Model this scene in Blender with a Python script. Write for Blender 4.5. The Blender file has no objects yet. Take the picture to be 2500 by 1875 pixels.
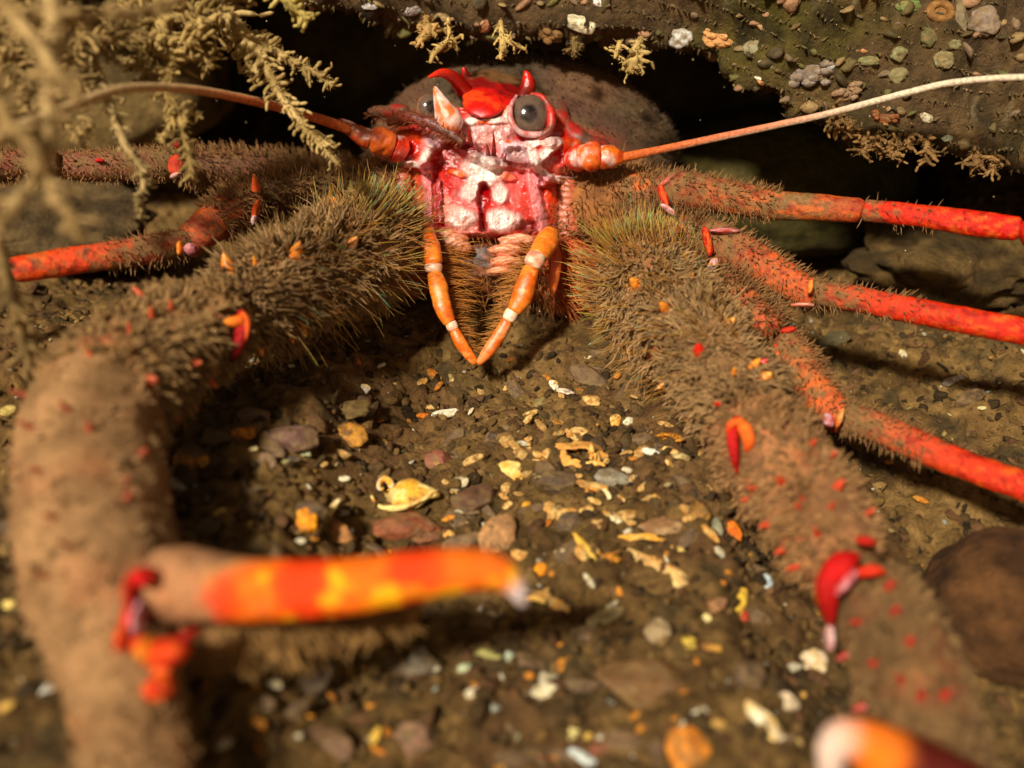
import bpy, math, numpy as np
from mathutils import Vector
from mathutils.bvhtree import BVHTree
rng = np.random.default_rng(7)
SC = bpy.context.scene
COL = SC.collection

# ------------------------------------------------------------------ camera (1 unit = 1 cm)
PITCH = math.radians(32); TH = 0.5206
CAM = np.array([0., -14., 11.])
FW = np.array([0., math.cos(PITCH), -math.sin(PITCH)])
RT = np.array([1., 0., 0.])
UP = np.array([0., math.sin(PITCH), math.cos(PITCH)])
cd = bpy.data.cameras.new('camera'); cam = bpy.data.objects.new('camera', cd); COL.objects.link(cam)
cam.location = CAM; cam.rotation_euler = (math.pi/2 - PITCH, 0, 0)
cd.sensor_width = 36; cd.lens = 18/TH; cd.clip_start = 0.1; cd.clip_end = 2000
cd.dof.use_dof = True; cd.dof.focus_distance = 17.7; cd.dof.aperture_fstop = 0.105
SC.camera = cam

# ------------------------------------------------------------------ world, sun, exposure
SUN_EL, SUN_AZ = math.radians(47), math.radians(-32)     # light comes from the front, a little left, steeply down
w = bpy.data.worlds.new('World'); SC.world = w; w.use_nodes = True
nt = w.node_tree; bg = nt.nodes['Background']
sky = nt.nodes.new('ShaderNodeTexSky'); sky.sky_type = 'NISHITA'; sky.sun_disc = False
sky.sun_elevation = SUN_EL; sky.sun_rotation = math.pi + SUN_AZ*-1
tint = nt.nodes.new('ShaderNodeMixRGB'); tint.blend_type = 'MULTIPLY'; tint.inputs[0].default_value = 1
tint.inputs[2].default_value = (1.0, 0.62, 0.30, 1)       # silty water filters the blue out
nt.links.new(sky.outputs[0], tint.inputs[1]); nt.links.new(tint.outputs[0], bg.inputs[0])
bg.inputs[1].default_value = 0.1
sl = bpy.data.lights.new('sun', 'SUN'); sl.energy = 5.0; sl.angle = math.radians(6); sl.color = (1, .95, .80)
sun = bpy.data.objects.new('sun', sl); COL.objects.link(sun)
Ldir = Vector((math.sin(SUN_AZ)*math.cos(SUN_EL), -math.cos(SUN_AZ)*math.cos(SUN_EL), math.sin(SUN_EL)))
sun.rotation_euler = Ldir.to_track_quat('Z', 'Y').to_euler(); sun.location = Ldir*60
vs = SC.view_settings; vs.view_transform = 'Standard'; vs.look = 'None'; vs.exposure = 0.15; vs.gamma = 1
SC.render.engine = 'CYCLES'

# ------------------------------------------------------------------ helpers
def P(u, v, d):
    return CAM + d*(FW + RT*((u-1250)/1250*TH) + UP*((937.5-v)/1250*TH))
def proj(p):
    q = np.asarray(p) - CAM
    d = q@FW
    return 1250 + (q@RT)/d*1250/TH, 937.5 - (q@UP)/d*1250/TH, d
def R(px, d): return px*TH/1250*d
def lin(c):
    c = np.asarray(c, float)/255
    return np.where(c <= .04045, c/12.92, ((c+.055)/1.055)**2.4)
def H(ix, iy, iz, s):
    n = (ix*374761393 + iy*668265263 + iz*2147483647 + s*1274126177) & 0xFFFFFFFF
    n = ((n ^ (n >> 13))*1274126177) & 0xFFFFFFFF
    return ((n ^ (n >> 16)) & 0xFFFFFF)/float(0xFFFFFF)*2-1
def vn(p, s=0):
    p = np.asarray(p, float); i = np.floor(p).astype(np.int64); f = p-i; f = f*f*(3-2*f)
    r = 0
    for dx in (0, 1):
        wx = f[..., 0] if dx else 1-f[..., 0]
        for dy in (0, 1):
            wy = f[..., 1] if dy else 1-f[..., 1]
            for dz in (0, 1):
                wz = f[..., 2] if dz else 1-f[..., 2]
                r = r + wx*wy*wz*H(i[..., 0]+dx, i[..., 1]+dy, i[..., 2]+dz, s)
    return r
def fbm(p, o=4, s=0):
    p = np.asarray(p, float); a, r, t = 1., 0, 0
    for k in range(o):
        r = r + a*vn(p, s+k*17); t += a; a *= .5; p = p*2.03+1.7
    return r/t
def norm(a): return a/np.maximum(np.linalg.norm(a, axis=-1, keepdims=True), 1e-9)
def sm(x, a, b):
    t = np.clip((x-a)/(b-a), 0, 1); return t*t*(3-2*t)
def mixc(a, b, t): return a + (b-a)*np.asarray(t)[..., None]

class MB:
    def __init__(s): s.v = []; s.f3 = []; s.f4 = []; s.c = []; s.n = 0
    def add(s, v, c, f3=None, f4=None, gloss=0.):
        v = np.asarray(v, float).reshape(-1, 3); c = np.asarray(c, float)
        if c.ndim == 1: c = np.tile(c, (len(v), 1))
        c = c.reshape(len(v), -1)
        if c.shape[1] == 3: c = np.hstack([c, np.full((len(v), 1), gloss) if np.isscalar(gloss) else np.asarray(gloss).reshape(-1, 1)])
        s.v.append(v); s.c.append(c)
        if f3 is not None and len(f3): s.f3.append(np.asarray(f3).reshape(-1, 3)+s.n)
        if f4 is not None and len(f4): s.f4.append(np.asarray(f4).reshape(-1, 4)+s.n)
        s.n += len(v)
    def mesh(s, name, origin=None):
        V = np.concatenate(s.v); C = np.concatenate(s.c)
        f3 = np.concatenate(s.f3) if s.f3 else np.zeros((0, 3), int)
        f4 = np.concatenate(s.f4) if s.f4 else np.zeros((0, 4), int)
        me = bpy.data.meshes.new(name)
        me.vertices.add(len(V)); me.vertices.foreach_set('co', V.ravel().astype(np.float32))
        nl = f3.size+f4.size
        me.loops.add(nl); me.loops.foreach_set('vertex_index', np.concatenate([f3.ravel(), f4.ravel()]).astype(np.int32))
        npoly = len(f3)+len(f4)
        me.polygons.add(npoly)
        st = np.concatenate([np.arange(len(f3))*3, len(f3)*3+np.arange(len(f4))*4]).astype(np.int32)
        me.polygons.foreach_set('loop_start', st)
        me.update(calc_edges=True)
        me.polygons.foreach_set('use_smooth', np.ones(npoly, bool))
        at = me.color_attributes.new('Col', 'FLOAT_COLOR', 'POINT')
        at.data.foreach_set('color', np.clip(C, 0, 1).ravel().astype(np.float32))
        me.validate()
        return me
    def build(s, name, mat, parent=None, origin=None):
        me = s.mesh(name, origin); me.materials.append(mat)
        o = bpy.data.objects.new(name, me); COL.objects.link(o)
        if origin is not None: o.location = origin
        if parent is not None:
            o.parent = parent
            if origin is None: o.matrix_parent_inverse = parent.matrix_world.inverted()
        return o
def tag(o, label=None, cat=None, group=None, kind=None):
    if label: o['label'] = label
    if cat: o['category'] = cat
    if group: o['group'] = group
    if kind: o['kind'] = kind
    return o
def empty(name, loc=(0, 0, 0)):
    o = bpy.data.objects.new(name, None); COL.objects.link(o); o.location = loc; o.empty_display_size = .3
    bpy.context.view_layer.update(); return o

def resample(ctrl, n):
    """Catmull-Rom through rows of ctrl -> n rows"""
    c = np.asarray(ctrl, float); m = len(c)
    if m == 2:
        t = np.linspace(0, 1, n)[:, None]; return c[0]*(1-t)+c[1]*t
    e = np.vstack([2*c[0]-c[1], c, 2*c[-1]-c[-2]])
    L = np.concatenate([[0], np.cumsum(np.linalg.norm(np.diff(c[:, :3], axis=0), axis=1)+1e-6)])
    T = np.linspace(0, L[-1], n); k = np.clip(np.searchsorted(L, T, side='right')-1, 0, m-2)
    t = ((T-L[k])/(L[k+1]-L[k]))[:, None]
    p0, p1, p2, p3 = e[k], e[k+1], e[k+2], e[k+3]
    return .5*(2*p1+(p2-p0)*t+(2*p0-5*p1+4*p2-p3)*t*t+(3*p1-p0-3*p2+p3)*t**3)
def frames(p):
    T = norm(np.gradient(p, axis=0)); U = np.zeros_like(T)
    a = np.cross(T[0], -FW); 
    if np.linalg.norm(a) < .1: a = np.cross(T[0], RT)
    u = norm(a)
    for i in range(len(p)):
        u = norm(u - T[i]*(u@T[i])); U[i] = u
    return T, U, np.cross(T, U)
def pix(rows):
    """rows (u,v,d,rpx) -> (x,y,z,r)"""
    return np.array([list(P(a[0], a[1], a[2]))+[R(a[3], a[2])] for a in rows])
class Tube:
    """tapered tube with rounded ends; theta=0 faces sideways, pi/2 faces the camera"""
    def __init__(s, rows, n=60, k=28, amp=.05, fr=2., flat=1., world=False, cap=(1, 1), seed=0, fine=.07):
        c = resample(rows if world else pix(rows), n); s.p = c[:, :3]; r = np.maximum(c[:, 3], 1e-3)
        L = np.concatenate([[0], np.cumsum(np.linalg.norm(np.diff(s.p, axis=0), axis=1))]); s.L = L[-1]; s.t = L/L[-1]
        if cap[0]: r = r*np.sqrt(np.clip(1-(1-np.clip(L/(r[0]*cap[0]), 0, 1))**2, .0004, 1))
        if cap[1]: r = r*np.sqrt(np.clip(1-(1-np.clip((L[-1]-L)/(r[-1]*cap[1]), 0, 1))**2, .0004, 1))
        s.T, s.U, s.V = frames(s.p); s.r = r; s.n, s.k, s.flat = n, k, flat
        th = np.arange(k)/k*2*np.pi
        D = s.U[:, None]*np.cos(th)[None, :, None] + s.V[:, None]*np.sin(th)[None, :, None]*flat
        base = s.p[:, None]+D*r[:, None, None]
        q = 1+amp*fbm(base*fr, 3, seed)+fine*fbm(base*9, 3, seed+3)
        s.X = s.p[:, None]+D*(r[:, None]*q)[..., None]; s.N = norm(D); s.th = th
    def faces(s):
        i = np.arange(s.n-1)[:, None]*s.k; j = np.arange(s.k)[None]; j2 = (j+1) % s.k
        return np.stack([i+j, i+j2, i+s.k+j2, i+s.k+j], -1).reshape(-1, 4)
    def add(s, mb, col, gloss=0.):
        if callable(col):
            t = np.repeat(s.t[:, None], s.k, 1); th = np.repeat(s.th[None], s.n, 0)
            c = col(t, th, s.X)
            if isinstance(c, tuple): c, gloss = c
            c = c.reshape(-1, c.shape[-1])
            if not np.isscalar(gloss): gloss = np.asarray(gloss).ravel()
        else: c = col
        mb.add(s.X.reshape(-1, 3), c, f4=s.faces(), gloss=gloss); return s
    def sample(s, n, t0=0, t1=1, th0=None, th1=None):
        t = rng.uniform(t0, t1, n); i = np.clip(np.searchsorted(s.t, t), 1, s.n-2)
        j = rng.integers(0, s.k, n) if th0 is None else (np.floor(rng.uniform(th0, th1, n)/(2*np.pi)*s.k).astype(int) % s.k)
        return s.X[i, j], s.N[i, j], s.T[i], t, s.th[j]
def hairs(mb, base, dirn, length, rad, bend, c0, c1, gloss=0., K=4, side=3, wob=.0, tipp=1.):
    """many tapered curved hairs at once"""
    n = len(base); length = np.broadcast_to(length, n); rad = np.broadcast_to(rad, n)
    c0 = np.broadcast_to(c0, (n, 3)); c1 = np.broadcast_to(c1, (n, 3))
    dirn = norm(dirn); a = norm(np.cross(dirn, rng.normal(size=(n, 3)))); b = np.cross(dirn, a)
    vs_, cs = [], []
    for k in range(K+1):
        t = k/K; tc_ = t**tipp; ctr = base+dirn*(length*t)[:, None]+bend*(length*t*t)[:, None]
        if wob: ctr = ctr+rng.normal(size=(n, 3))*(wob*length*t)[:, None]
        rr = rad*(1-.85*t**1.5)
        for m in range(side):
            an = m/side*2*math.pi; vs_.append(ctr+(a*math.cos(an)+b*math.sin(an))*rr[:, None]); cs.append(c0+(c1-c0)*tc_)
    V = np.stack(vs_, 1); C = np.stack(cs, 1); m = V.shape[1]
    fs = []
    for k in range(K):
        for q in range(side):
            q2 = (q+1) % side; fs.append([k*side+q, k*side+q2, (k+1)*side+q2, (k+1)*side+q])
    F = np.array(fs)[None]+(np.arange(n)*m)[:, None, None]
    C = C.reshape(-1, 3)
    mb.add(V.reshape(-1, 3), C, f4=F.reshape(-1, 4), gloss=gloss)
def ico(sub):
    import bmesh
    bm = bmesh.new(); bmesh.ops.create_icosphere(bm, subdivisions=sub, radius=1)
    v = np.array([x.co[:] for x in bm.verts]); f = np.array([[a.index for a in x.verts] for x in bm.faces]); bm.free(); return v, f
ICO = {k: ico(k) for k in (1, 2, 3, 4, 5, 6, 7)}

# ------------------------------------------------------------------ materials
def mat(name, bump=.3, bscale=9., bdist=.05, var=.35, vscale=6., rough=.85, glossr=.22, spec=.35, sss=0., coat=0.):
    m = bpy.data.materials.new(name); m.use_nodes = True; t = m.node_tree; N = t.nodes; Lk = t.links
    b = N['Principled BSDF']; at = N.new('ShaderNodeAttribute'); at.attribute_name = 'Col'
    tc = N.new('ShaderNodeNewGeometry')
    n1 = N.new('ShaderNodeTexNoise'); n1.inputs['Scale'].default_value = vscale; n1.inputs['Detail'].default_value = 6
    n1.inputs['Roughness'].default_value = .7
    n2 = N.new('ShaderNodeTexNoise'); n2.inputs['Scale'].default_value = bscale; n2.inputs['Detail'].default_value = 7
    n2.inputs['Roughness'].default_value = .7
    for q in (n1, n2): Lk.new(tc.outputs['Position'], q.inputs['Vector'])
    mr = N.new('ShaderNodeMapRange'); mr.inputs['From Min'].default_value = .3; mr.inputs['From Max'].default_value = .7
    mr.inputs['To Min'].default_value = 1-var; mr.inputs['To Max'].default_value = 1+var
    Lk.new(n1.outputs['Fac'], mr.inputs['Value'])
    mu = N.new('ShaderNodeVectorMath'); mu.operation = 'SCALE'
    Lk.new(at.outputs['Color'], mu.inputs[0]); Lk.new(mr.outputs[0], mu.inputs['Scale'])
    Lk.new(mu.outputs[0], b.inputs['Base Color'])
    rr = N.new('ShaderNodeMapRange'); rr.inputs['To Min'].default_value = rough; rr.inputs['To Max'].default_value = glossr
    Lk.new(at.outputs['Alpha'], rr.inputs['Value']); Lk.new(rr.outputs[0], b.inputs['Roughness'])
    b.inputs['Specular IOR Level'].default_value = spec
    bp = N.new('ShaderNodeBump'); bp.inputs['Strength'].default_value = bump; bp.inputs['Distance'].default_value = bdist
    Lk.new(n2.outputs['Fac'], bp.inputs['Height']); Lk.new(bp.outputs[0], b.inputs['Normal'])
    if sss:
        b.inputs['Subsurface Weight'].default_value = sss; b.inputs['Subsurface Radius'].default_value = (.25, .08, .03); b.inputs['Subsurface Scale'].default_value = .4
    if coat: b.inputs['Coat Weight'].default_value = coat; b.inputs['Coat Roughness'].default_value = .1
    return m
M_silt = mat('silty_seabed', bump=1., bscale=10, bdist=.16, var=.5, vscale=5, rough=.95, spec=.15)
M_rock = mat('encrusted_rock', bump=1., bscale=4.5, bdist=.25, var=.55, vscale=3, rough=.9, spec=.2)
M_shell = mat('silted_shell', bump=.8, bscale=14, bdist=.05, var=.4, vscale=14, rough=.75, glossr=.15, spec=.3)
M_face = mat('wet_shell', bump=.3, bscale=10, bdist=.05, var=.3, vscale=13, rough=.5, glossr=.12, spec=.7, sss=.3)
M_hair = mat('bristle', bump=0., var=.3, vscale=5, rough=.75, glossr=.2, spec=.4)
M_peb = mat('pebble', bump=.7, bscale=12, bdist=.05, var=.4, vscale=9, rough=.75, glossr=.25, spec=.4)
M_weed = mat('hydroid', bump=.6, bscale=16, bdist=.05, var=.3, vscale=8, rough=.9, spec=.2)
M_eye = mat('eye', bump=.05, bscale=30, bdist=.01, var=.12, vscale=20, rough=.5, glossr=.08, spec=.5, coat=.3)

# ------------------------------------------------------------------ seabed
def ground(x, y):
    q = np.stack([x, y, x*0], -1)
    z = .55*fbm(q*.22, 3, 3)+.30*fbm(q*.9, 4, 5)+.13*fbm(q*3.1, 3, 9)
    z = z+1.35+.35*sm(y, -4, 2)+.9*sm(x, 8, 14)*sm(y, -4, 6)+.5*sm(-x, 7, 13)-1.2*sm(y, 4, 8)*(1-sm(x, 5, 9))+.95*sm(-x, 1.9, 3.6)*(1-sm(y, 0, 4))-.95*sm(x, 2.6, 4.4)*(1-sm(x, 9, 13))
    return z
def axis(lo, hi, n, ext, m):
    core = np.linspace(lo, hi, n); g = (np.linspace(0, 1, m+1)[1:])**2.5
    return np.concatenate([(lo-g*ext)[::-1], core, hi+g*ext])
ax = axis(-11, 13, 470, 400, 26); ay = axis(-8, 15, 450, 400, 26)
X, Y = np.meshgrid(ax, ay); Z = ground(X, Y)
cl = fbm(np.stack([X, Y, X*0], -1)*4.2, 4, 21); inn = (np.abs(X) < 20)&(np.abs(Y) < 20)
Z = Z+np.where(inn, .20*np.maximum(cl, 0)**.7, 0)
V = np.stack([X, Y, Z], -1); q = V*np.array([1, 1, 0])
n1 = sm(fbm(q*.6, 4, 31), -.3, .35); n2 = sm(fbm(q*3., 3, 37), -.35, .35); n3 = sm(fbm(q*.35, 3, 41), .0, .4)
c = mixc(lin([98, 72, 38]), lin([156, 120, 68]), n2*.6+n1*.4)
c = mixc(c, lin([124, 86, 54]), n3*.5); c = mixc(c, lin([70, 60, 40]), sm(fbm(q*1.4, 3, 47), .15, .5)*.7)
ny, nx = X.shape; i = np.arange(ny-1)[:, None]*nx; j = np.arange(nx-1)[None]
F = np.stack([i+j, i+j+1, i+nx+j+1, i+nx+j], -1).reshape(-1, 4)
mb = MB(); mb.add(V.reshape(-1, 3), c.reshape(-1, 3), f4=F)
seabed = mb.build('seabed', M_silt); tag(seabed, 'brown silty seabed strewn with gravel and broken shell', 'seabed', kind='structure')
def GP(u, v):
    """where the view ray through a pixel meets the seabed"""
    dr = FW+RT*((u-1250)/1250*TH)+UP*((937.5-v)/1250*TH); t = np.linspace(8, 60, 900)
    p = CAM+dr*t[:, None]; below = p[:, 2] < ground(p[:, 0], p[:, 1])
    k = int(np.argmax(below)) if below.any() else 899
    return p[k], t[k]

# ------------------------------------------------------------------ rock ledge, back wall, rocks
edge = [(-1200, -420, 20), (-400, -330, 19.5), (200, -230, 19.5), (600, -90, 19.2), (830, 20, 19), (1000, 72, 19.3), (1200, 100, 19.3), (1400, 92, 19.2),  # left run is out of view, extended as a roof to darken the crevice
        (1550, 118, 19.0), (1700, 170, 18.8), (1850, 245, 18.3), (2000, 312, 18.2), (2150, 352, 18.2), (2300, 385, 18.2),
        (2500, 415, 18.3), (2800, 470, 18.6), (3500, 620, 20)]
E = resample(np.array([P(*e) for e in edge]), 420)
prof = [(16, 4.0), (12, 2.2), (8, 1.2), (5, .75), (2.5, .4), (1.0, .12), (.35, 0), (0, .22), (.0, .6), (.15, 1.1), (.45, 1.8), (.9, 2.7), (1.6, 4), (3, 6.2), (6, 9), (12, 12), (24, 14)]
Q = resample(np.array([[a, b, 0] for a, b in prof]), 150)
V = E[:, None, :]+np.stack([np.zeros(150), Q[:, 0], Q[:, 1]], -1)[None]
nrm = norm(np.cross(np.gradient(V, axis=1), np.gradient(V, axis=0)))
ds = .6*fbm(V*.45, 4, 60)+.5*fbm(V*1.3, 4, 61)+.30*np.abs(fbm(V*4, 3, 62))
V = V-nrm*(ds*-1)[..., None]*np.sign(nrm[:, 60:61, 1:2]*-1+1e-9)
na = sm(fbm(V*.55, 4, 63), -.3, .3); nb = sm(fbm(V*2.2, 4, 64), -.25, .3)
c = mixc(lin([62, 50, 24]), lin([118, 92, 52]), nb); c = mixc(c, lin([104, 78, 54]), na*.6)  # rock browns darkened throughout to stand in for the flash falling off
uu, vv, _ = proj(V.reshape(-1, 3)); uu = uu.reshape(V.shape[:2])
c = mixc(c, lin([88, 78, 26]), (sm(uu, 1500, 1750)*(1-sm(uu, 2050, 2300)))*sm(fbm(V*.7, 3, 67), -.4, .2)*.8)
c = mixc(c, lin([40, 30, 18]), sm(fbm(V*1.6, 3, 65), .12, .4)*.8)
c = mixc(c, lin([188, 168, 130]), sm(fbm(V*3.3, 3, 66), .42, .58)*.6)
i = np.arange(419)[:, None]*150; j = np.arange(149)[None]
F = np.stack([i+j, i+j+1, i+150+j+1, i+150+j], -1).reshape(-1, 4)
mb = MB(); mb.add(V.reshape(-1, 3), c.reshape(-1, 3), f4=F)
ledge = mb.build('rock_ledge', M_rock); tag(ledge, 'encrusted rock ledge overhanging the squat lobster', 'rock', kind='structure')
ledge_bvh = BVHTree.FromPolygons([tuple(x) for x in V.reshape(-1, 3)], [tuple(int(y) for y in x) for x in F])
LV, LN = V, nrm
def ledge_hit(u, v):
    dr = FW+RT*((u-1250)/1250*TH)+UP*((937.5-v)/1250*TH)
    h = ledge_bvh.ray_cast(Vector(CAM), Vector(dr).normalized())
    if h[0] is None: return None, None
    n = np.array(h[1]); n = n if n@dr < 0 else -n
    return np.array(h[0]), n
# back wall of the crevice
wx = np.linspace(-60, 60, 160); wz = np.linspace(-4, 30, 60); X, Z = np.meshgrid(wx, wz)
V = np.stack([X, 22+0*X-.12*np.abs(X), Z], -1); V[..., 1] += 2.4*fbm(V*.22, 4, 70)+.5*fbm(V*1.1, 3, 71)
c = mixc(lin([78, 64, 34]), lin([124, 100, 56]), sm(fbm(V*.8, 4, 72), -.3, .3))
i = np.arange(59)[:, None]*160; j = np.arange(159)[None]
mb = MB(); mb.add(V.reshape(-1, 3), c.reshape(-1, 3), f4=np.stack([i+j, i+j+1, i+160+j+1, i+160+j], -1).reshape(-1, 4))
tag(mb.build('crevice_wall', M_rock), 'dark rock wall at the back of the crevice', 'rock', kind='structure')

def blob(mb, ctr, ax3, rad, c1, c2, sub=4, amp=.22, fr=1.2, seed=0, gloss=0., cfr=3., sharp=False, silt=0.):
    v, f = ICO[sub]; so = np.array([seed*7.3, seed*3.1, seed*1.7])
    d = 1+amp*fbm(v*fr+so, 4, 80)
    v0 = v*d[:, None]
    if sharp:
        rg_ = np.random.default_rng(int(abs(seed)*13) & 0xffff)
        for _ in range(9):
            q_ = norm(rg_.normal(size=3)); e_ = np.maximum(0, v0@q_-rg_.uniform(.6, .85)); v0 = v0-(e_*.92)[:, None]*q_
    X = v0*np.asarray(rad); X = X@np.asarray(ax3)+np.asarray(ctr)
    t = sm(fbm(v*cfr+so, 4, 81), -.25, .3); c = mixc(np.asarray(c1), np.asarray(c2), t)
    if silt: c = mixc(c, lin([122, 96, 56]), sm(fbm(v*2.2+so+9, 4, 82), -.1, .3)*silt)
    mb.add(X, c, f3=f, gloss=gloss)
I3 = np.eye(3)
def boulder(name, u, v, d, ru, rv, rd, c1, c2, label, cat='rock', sub=5, amp=.3, seed=1, mt=None):
    ctr = P(u, v, d); mb = MB()
    blob(mb, ctr*0, np.array([RT, [0, 1, 0], [0, 0, 1]]), (R(ru, d), rd, R(rv, d)), lin(c1), lin(c2), sub, amp, 1.4, seed, cfr=2.5)
    o = mb.build(name, mt or M_rock, origin=ctr); return tag(o, label, cat)
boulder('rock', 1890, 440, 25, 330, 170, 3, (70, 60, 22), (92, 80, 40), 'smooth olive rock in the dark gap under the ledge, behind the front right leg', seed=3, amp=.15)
boulder('rock', 2500, 1480, 14.2, 230, 165, 1.4, (78, 50, 26), (112, 74, 40), 'rust brown rounded rock at the right edge beside the claw arm', seed=5, amp=.2)
boulder('rock', 130, 150, 27, 420, 260, 3.5, (90, 72, 40), (140, 112, 66), 'silty rock standing behind the seaweed at top left', seed=8)
boulder('rock', 2330, 640, 21.0, 230, 90, 1.6, (72, 54, 28), (112, 86, 46), 'silt covered rock between the two upper right legs', seed=9, amp=.55)
boulder('rock', 60, 560, 22.0, 300, 90, 2.0, (78, 60, 36), (116, 92, 58), 'grey brown silty rock behind the red leg tip at left', seed=12, amp=.5)

# ------------------------------------------------------------------ squat lobster
O = P(1250, 700, 19.5); O[2] = 0
lob = empty('squat_lobster', O)
tag(lob, 'red squat lobster with bristly brown arms facing out of a crevice', 'squat lobster')
body = MB(); spines = []; 
def c_silt(t, th, X, a=(112, 80, 46), b=(150, 108, 66), red=.25, rc=(176, 62, 30), seed=0):
    c = mixc(lin(a), lin(b), sm(fbm(X*2.2, 4, 90+seed), -.3, .3))
    return mixc(c, lin(rc), sm(fbm(X*1.7, 3, 95+seed), .1, .45)*red)

# carapace
cc = P(1275, 425, 22.0); v, f = ICO[6]
fr_ = v.copy()
X = v*np.array([3.5, 2.5, 2.62])
X[:, 2] += -.1*np.abs(v[:, 0])**2
# transverse ridges with scalloped edges
rg = v[:, 1]*9+.8*fbm(v*2.3, 3, 101)
ridge = (rg-np.floor(rg)); X = X*(1+.022*ridge*(v[:, 2] > -.2)+.012*fbm(v*14, 3, 102))[:, None]
X = X+cc
u_, v_, d_ = proj(X)
c = mixc(lin([68, 52, 34]), lin([104, 80, 52]), sm(fbm(X*1.6, 4, 103), -.3, .3))
c = mixc(c, lin([120, 54, 40]), .22*sm(fbm(X*.9, 3, 104), -.2, .3)*(1-sm(v_, 250, 420)))
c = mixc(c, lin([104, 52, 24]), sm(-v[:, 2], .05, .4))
# red front margin of the carapace
front = sm(-(X[:, 1]-cc[1]), 1.5, 2.3)
c = mixc(c, lin([190, 22, 8]), front*sm(fbm(X*2.0, 3, 105), -.45, .1)*.9)
body.add(X, c, f3=f, gloss=.12)

# lower body: cheeks and sternum behind the face
v, f = ICO[5]
for (u, vv_, d, ru, rv, rd, a, b, s_) in ((1195, 560, 20.2, 260, 190, 1.5, (150, 70, 30), (196, 110, 50), 1), (1470, 520, 19.9, 175, 130, 1.3, (118, 72, 34), (160, 100, 48), 2),
        (950, 510, 19.8, 120, 110, 1.2, (92, 62, 34), (130, 88, 50), 3), (1330, 640, 19.4, 110, 110, .9, (176, 60, 18), (200, 96, 34), 4), (1010, 640, 19.3, 60, 90, .8, (150, 60, 20), (170, 90, 40), 5)):
    blob(body, P(u, vv_, d+(1.0 if s_ == 1 else .15)), np.array([RT, FW, UP]), (R(ru, d), rd, R(rv, d)), lin(a), lin(b), 5, .12, 2, s_, cfr=4)

# face plate: relief sheet that wraps back into the body at its rim
nu, nv = 340, 330
S, Tt = np.meshgrid(np.linspace(-1, 1, nu), np.linspace(0, 1, nv))
vv_ = 262+Tt*(600-262)
half = np.interp(vv_, [262, 300, 340, 380, 420, 460, 520, 560, 600], [170, 235, 285, 285, 250, 215, 200, 185, 150])
cen = np.interp(vv_, [262, 340, 420, 600], [1190, 1196, 1192, 1194])
U_ = cen+S*half; wu = U_+7*fbm(np.stack([U_/24, vv_/24, U_*0], -1), 4, 110); wv = vv_+7*fbm(np.stack([U_/24, vv_/24, U_*0+9], -1), 4, 111)
def el(cx, cy, rx, ry, rot=0, soft=.35, uu=None, vv=None):
    a = math.radians(rot); x = (wu-cx); y = (wv-cy); X_ = x*math.cos(a)+y*math.sin(a); Y_ = -x*math.sin(a)+y*math.cos(a)
    r = np.sqrt((X_/rx)**2+(Y_/ry)**2); return 1-sm(r, 1-soft, 1+soft)
def seg(x0, y0, x1, y1, w_, soft=.45):
    dx, dy = x1-x0, y1-y0; t = np.clip(((wu-x0)*dx+(wv-y0)*dy)/(dx*dx+dy*dy), 0, 1)
    r = np.hypot(wu-x0-t*dx, wv-y0-t*dy)/w_; return 1-sm(r, 1-soft, 1+soft)
RED, DRED, ORG, WHT, PNK, LPK = [lin(x) for x in ((204, 10, 4), (120, 10, 6), (218, 84, 18), (234, 216, 208), (206, 110, 112), (214, 160, 156))]
def stroke(c, m, col, k=1.): return mixc(c, col, np.clip(m*k, 0, 1))
fc = np.tile(RED, (nv, nu, 1)); fc = mixc(fc, lin([172, 62, 40]), sm(fbm(np.stack([U_/40, vv_/30, U_*0], -1), 4, 112), -.2, .4)*.6)
hgt = np.zeros_like(U_); 
def relief(m, h):
    global hgt; hgt = hgt+m*h
# swollen antenna bases, red centre in an orange ring
for cx, cy, a, b, r0 in ((1376, 384, 66, 44, 0), (1000, 366, 62, 42, 8)):
    m = el(cx, cy, a, b, r0, .3); fc = stroke(fc, m, lin([206, 74, 22]), .95); relief(m, .26)
    m = el(cx-4, cy-2, a*.55, b*.66, r0, .4); fc = stroke(fc, m, lin([196, 14, 6])); relief(m, .08)
    m = el(cx+(34 if cx > 1200 else -34), cy-8, 20, 28); fc = stroke(fc, m, lin([214, 110, 34]), .8)
# between the eyes
m = el(1188, 318, 66, 44); fc = stroke(fc, m, LPK, .95); relief(m, .12)
m = seg(1140, 296, 1236, 294, 8); fc = stroke(fc, m, WHT, .8); relief(m, .06)
m = el(1182, 300, 20, 5); fc = stroke(fc, m, ORG)
m = el(1188, 342, 40, 16); fc = stroke(fc, m, lin([214, 150, 140]), .8)
# white knots and straps round the antenna bases
for a in ((1060, 345, 26, 20, 20), (1260, 372, 40, 27, 15), (1080, 336, 16, 12, 0)):
    m = el(*a[:4], rot=a[4]); fc = stroke(fc, m, lin([226, 196, 204]), .95); relief(m, .14)
m = el(1262, 376, 24, 14, 15); fc = stroke(fc, m, lin([150, 120, 112]), .8); relief(m, -.14)
m = el(1240, 345, 7, 5); fc = stroke(fc, m, ORG)
for a in ((1050, 360, 1028, 408, 11), (1028, 408, 955, 396, 9), (1361, 344, 1306, 400, 12), (1306, 400, 1338, 438, 11), (1338, 438, 1410, 440, 9), (1300, 372, 1306, 400, 12), (1290, 352, 1345, 344, 12)):
    m = seg(*a); fc = stroke(fc, m, WHT, .95); relief(m, .2)
for x, y in ((1040, 409), (1325, 442)):
    m = el(x, y, 17, 14); fc = stroke(fc, m, lin([240, 168, 180])); relief(m, .2)
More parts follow.
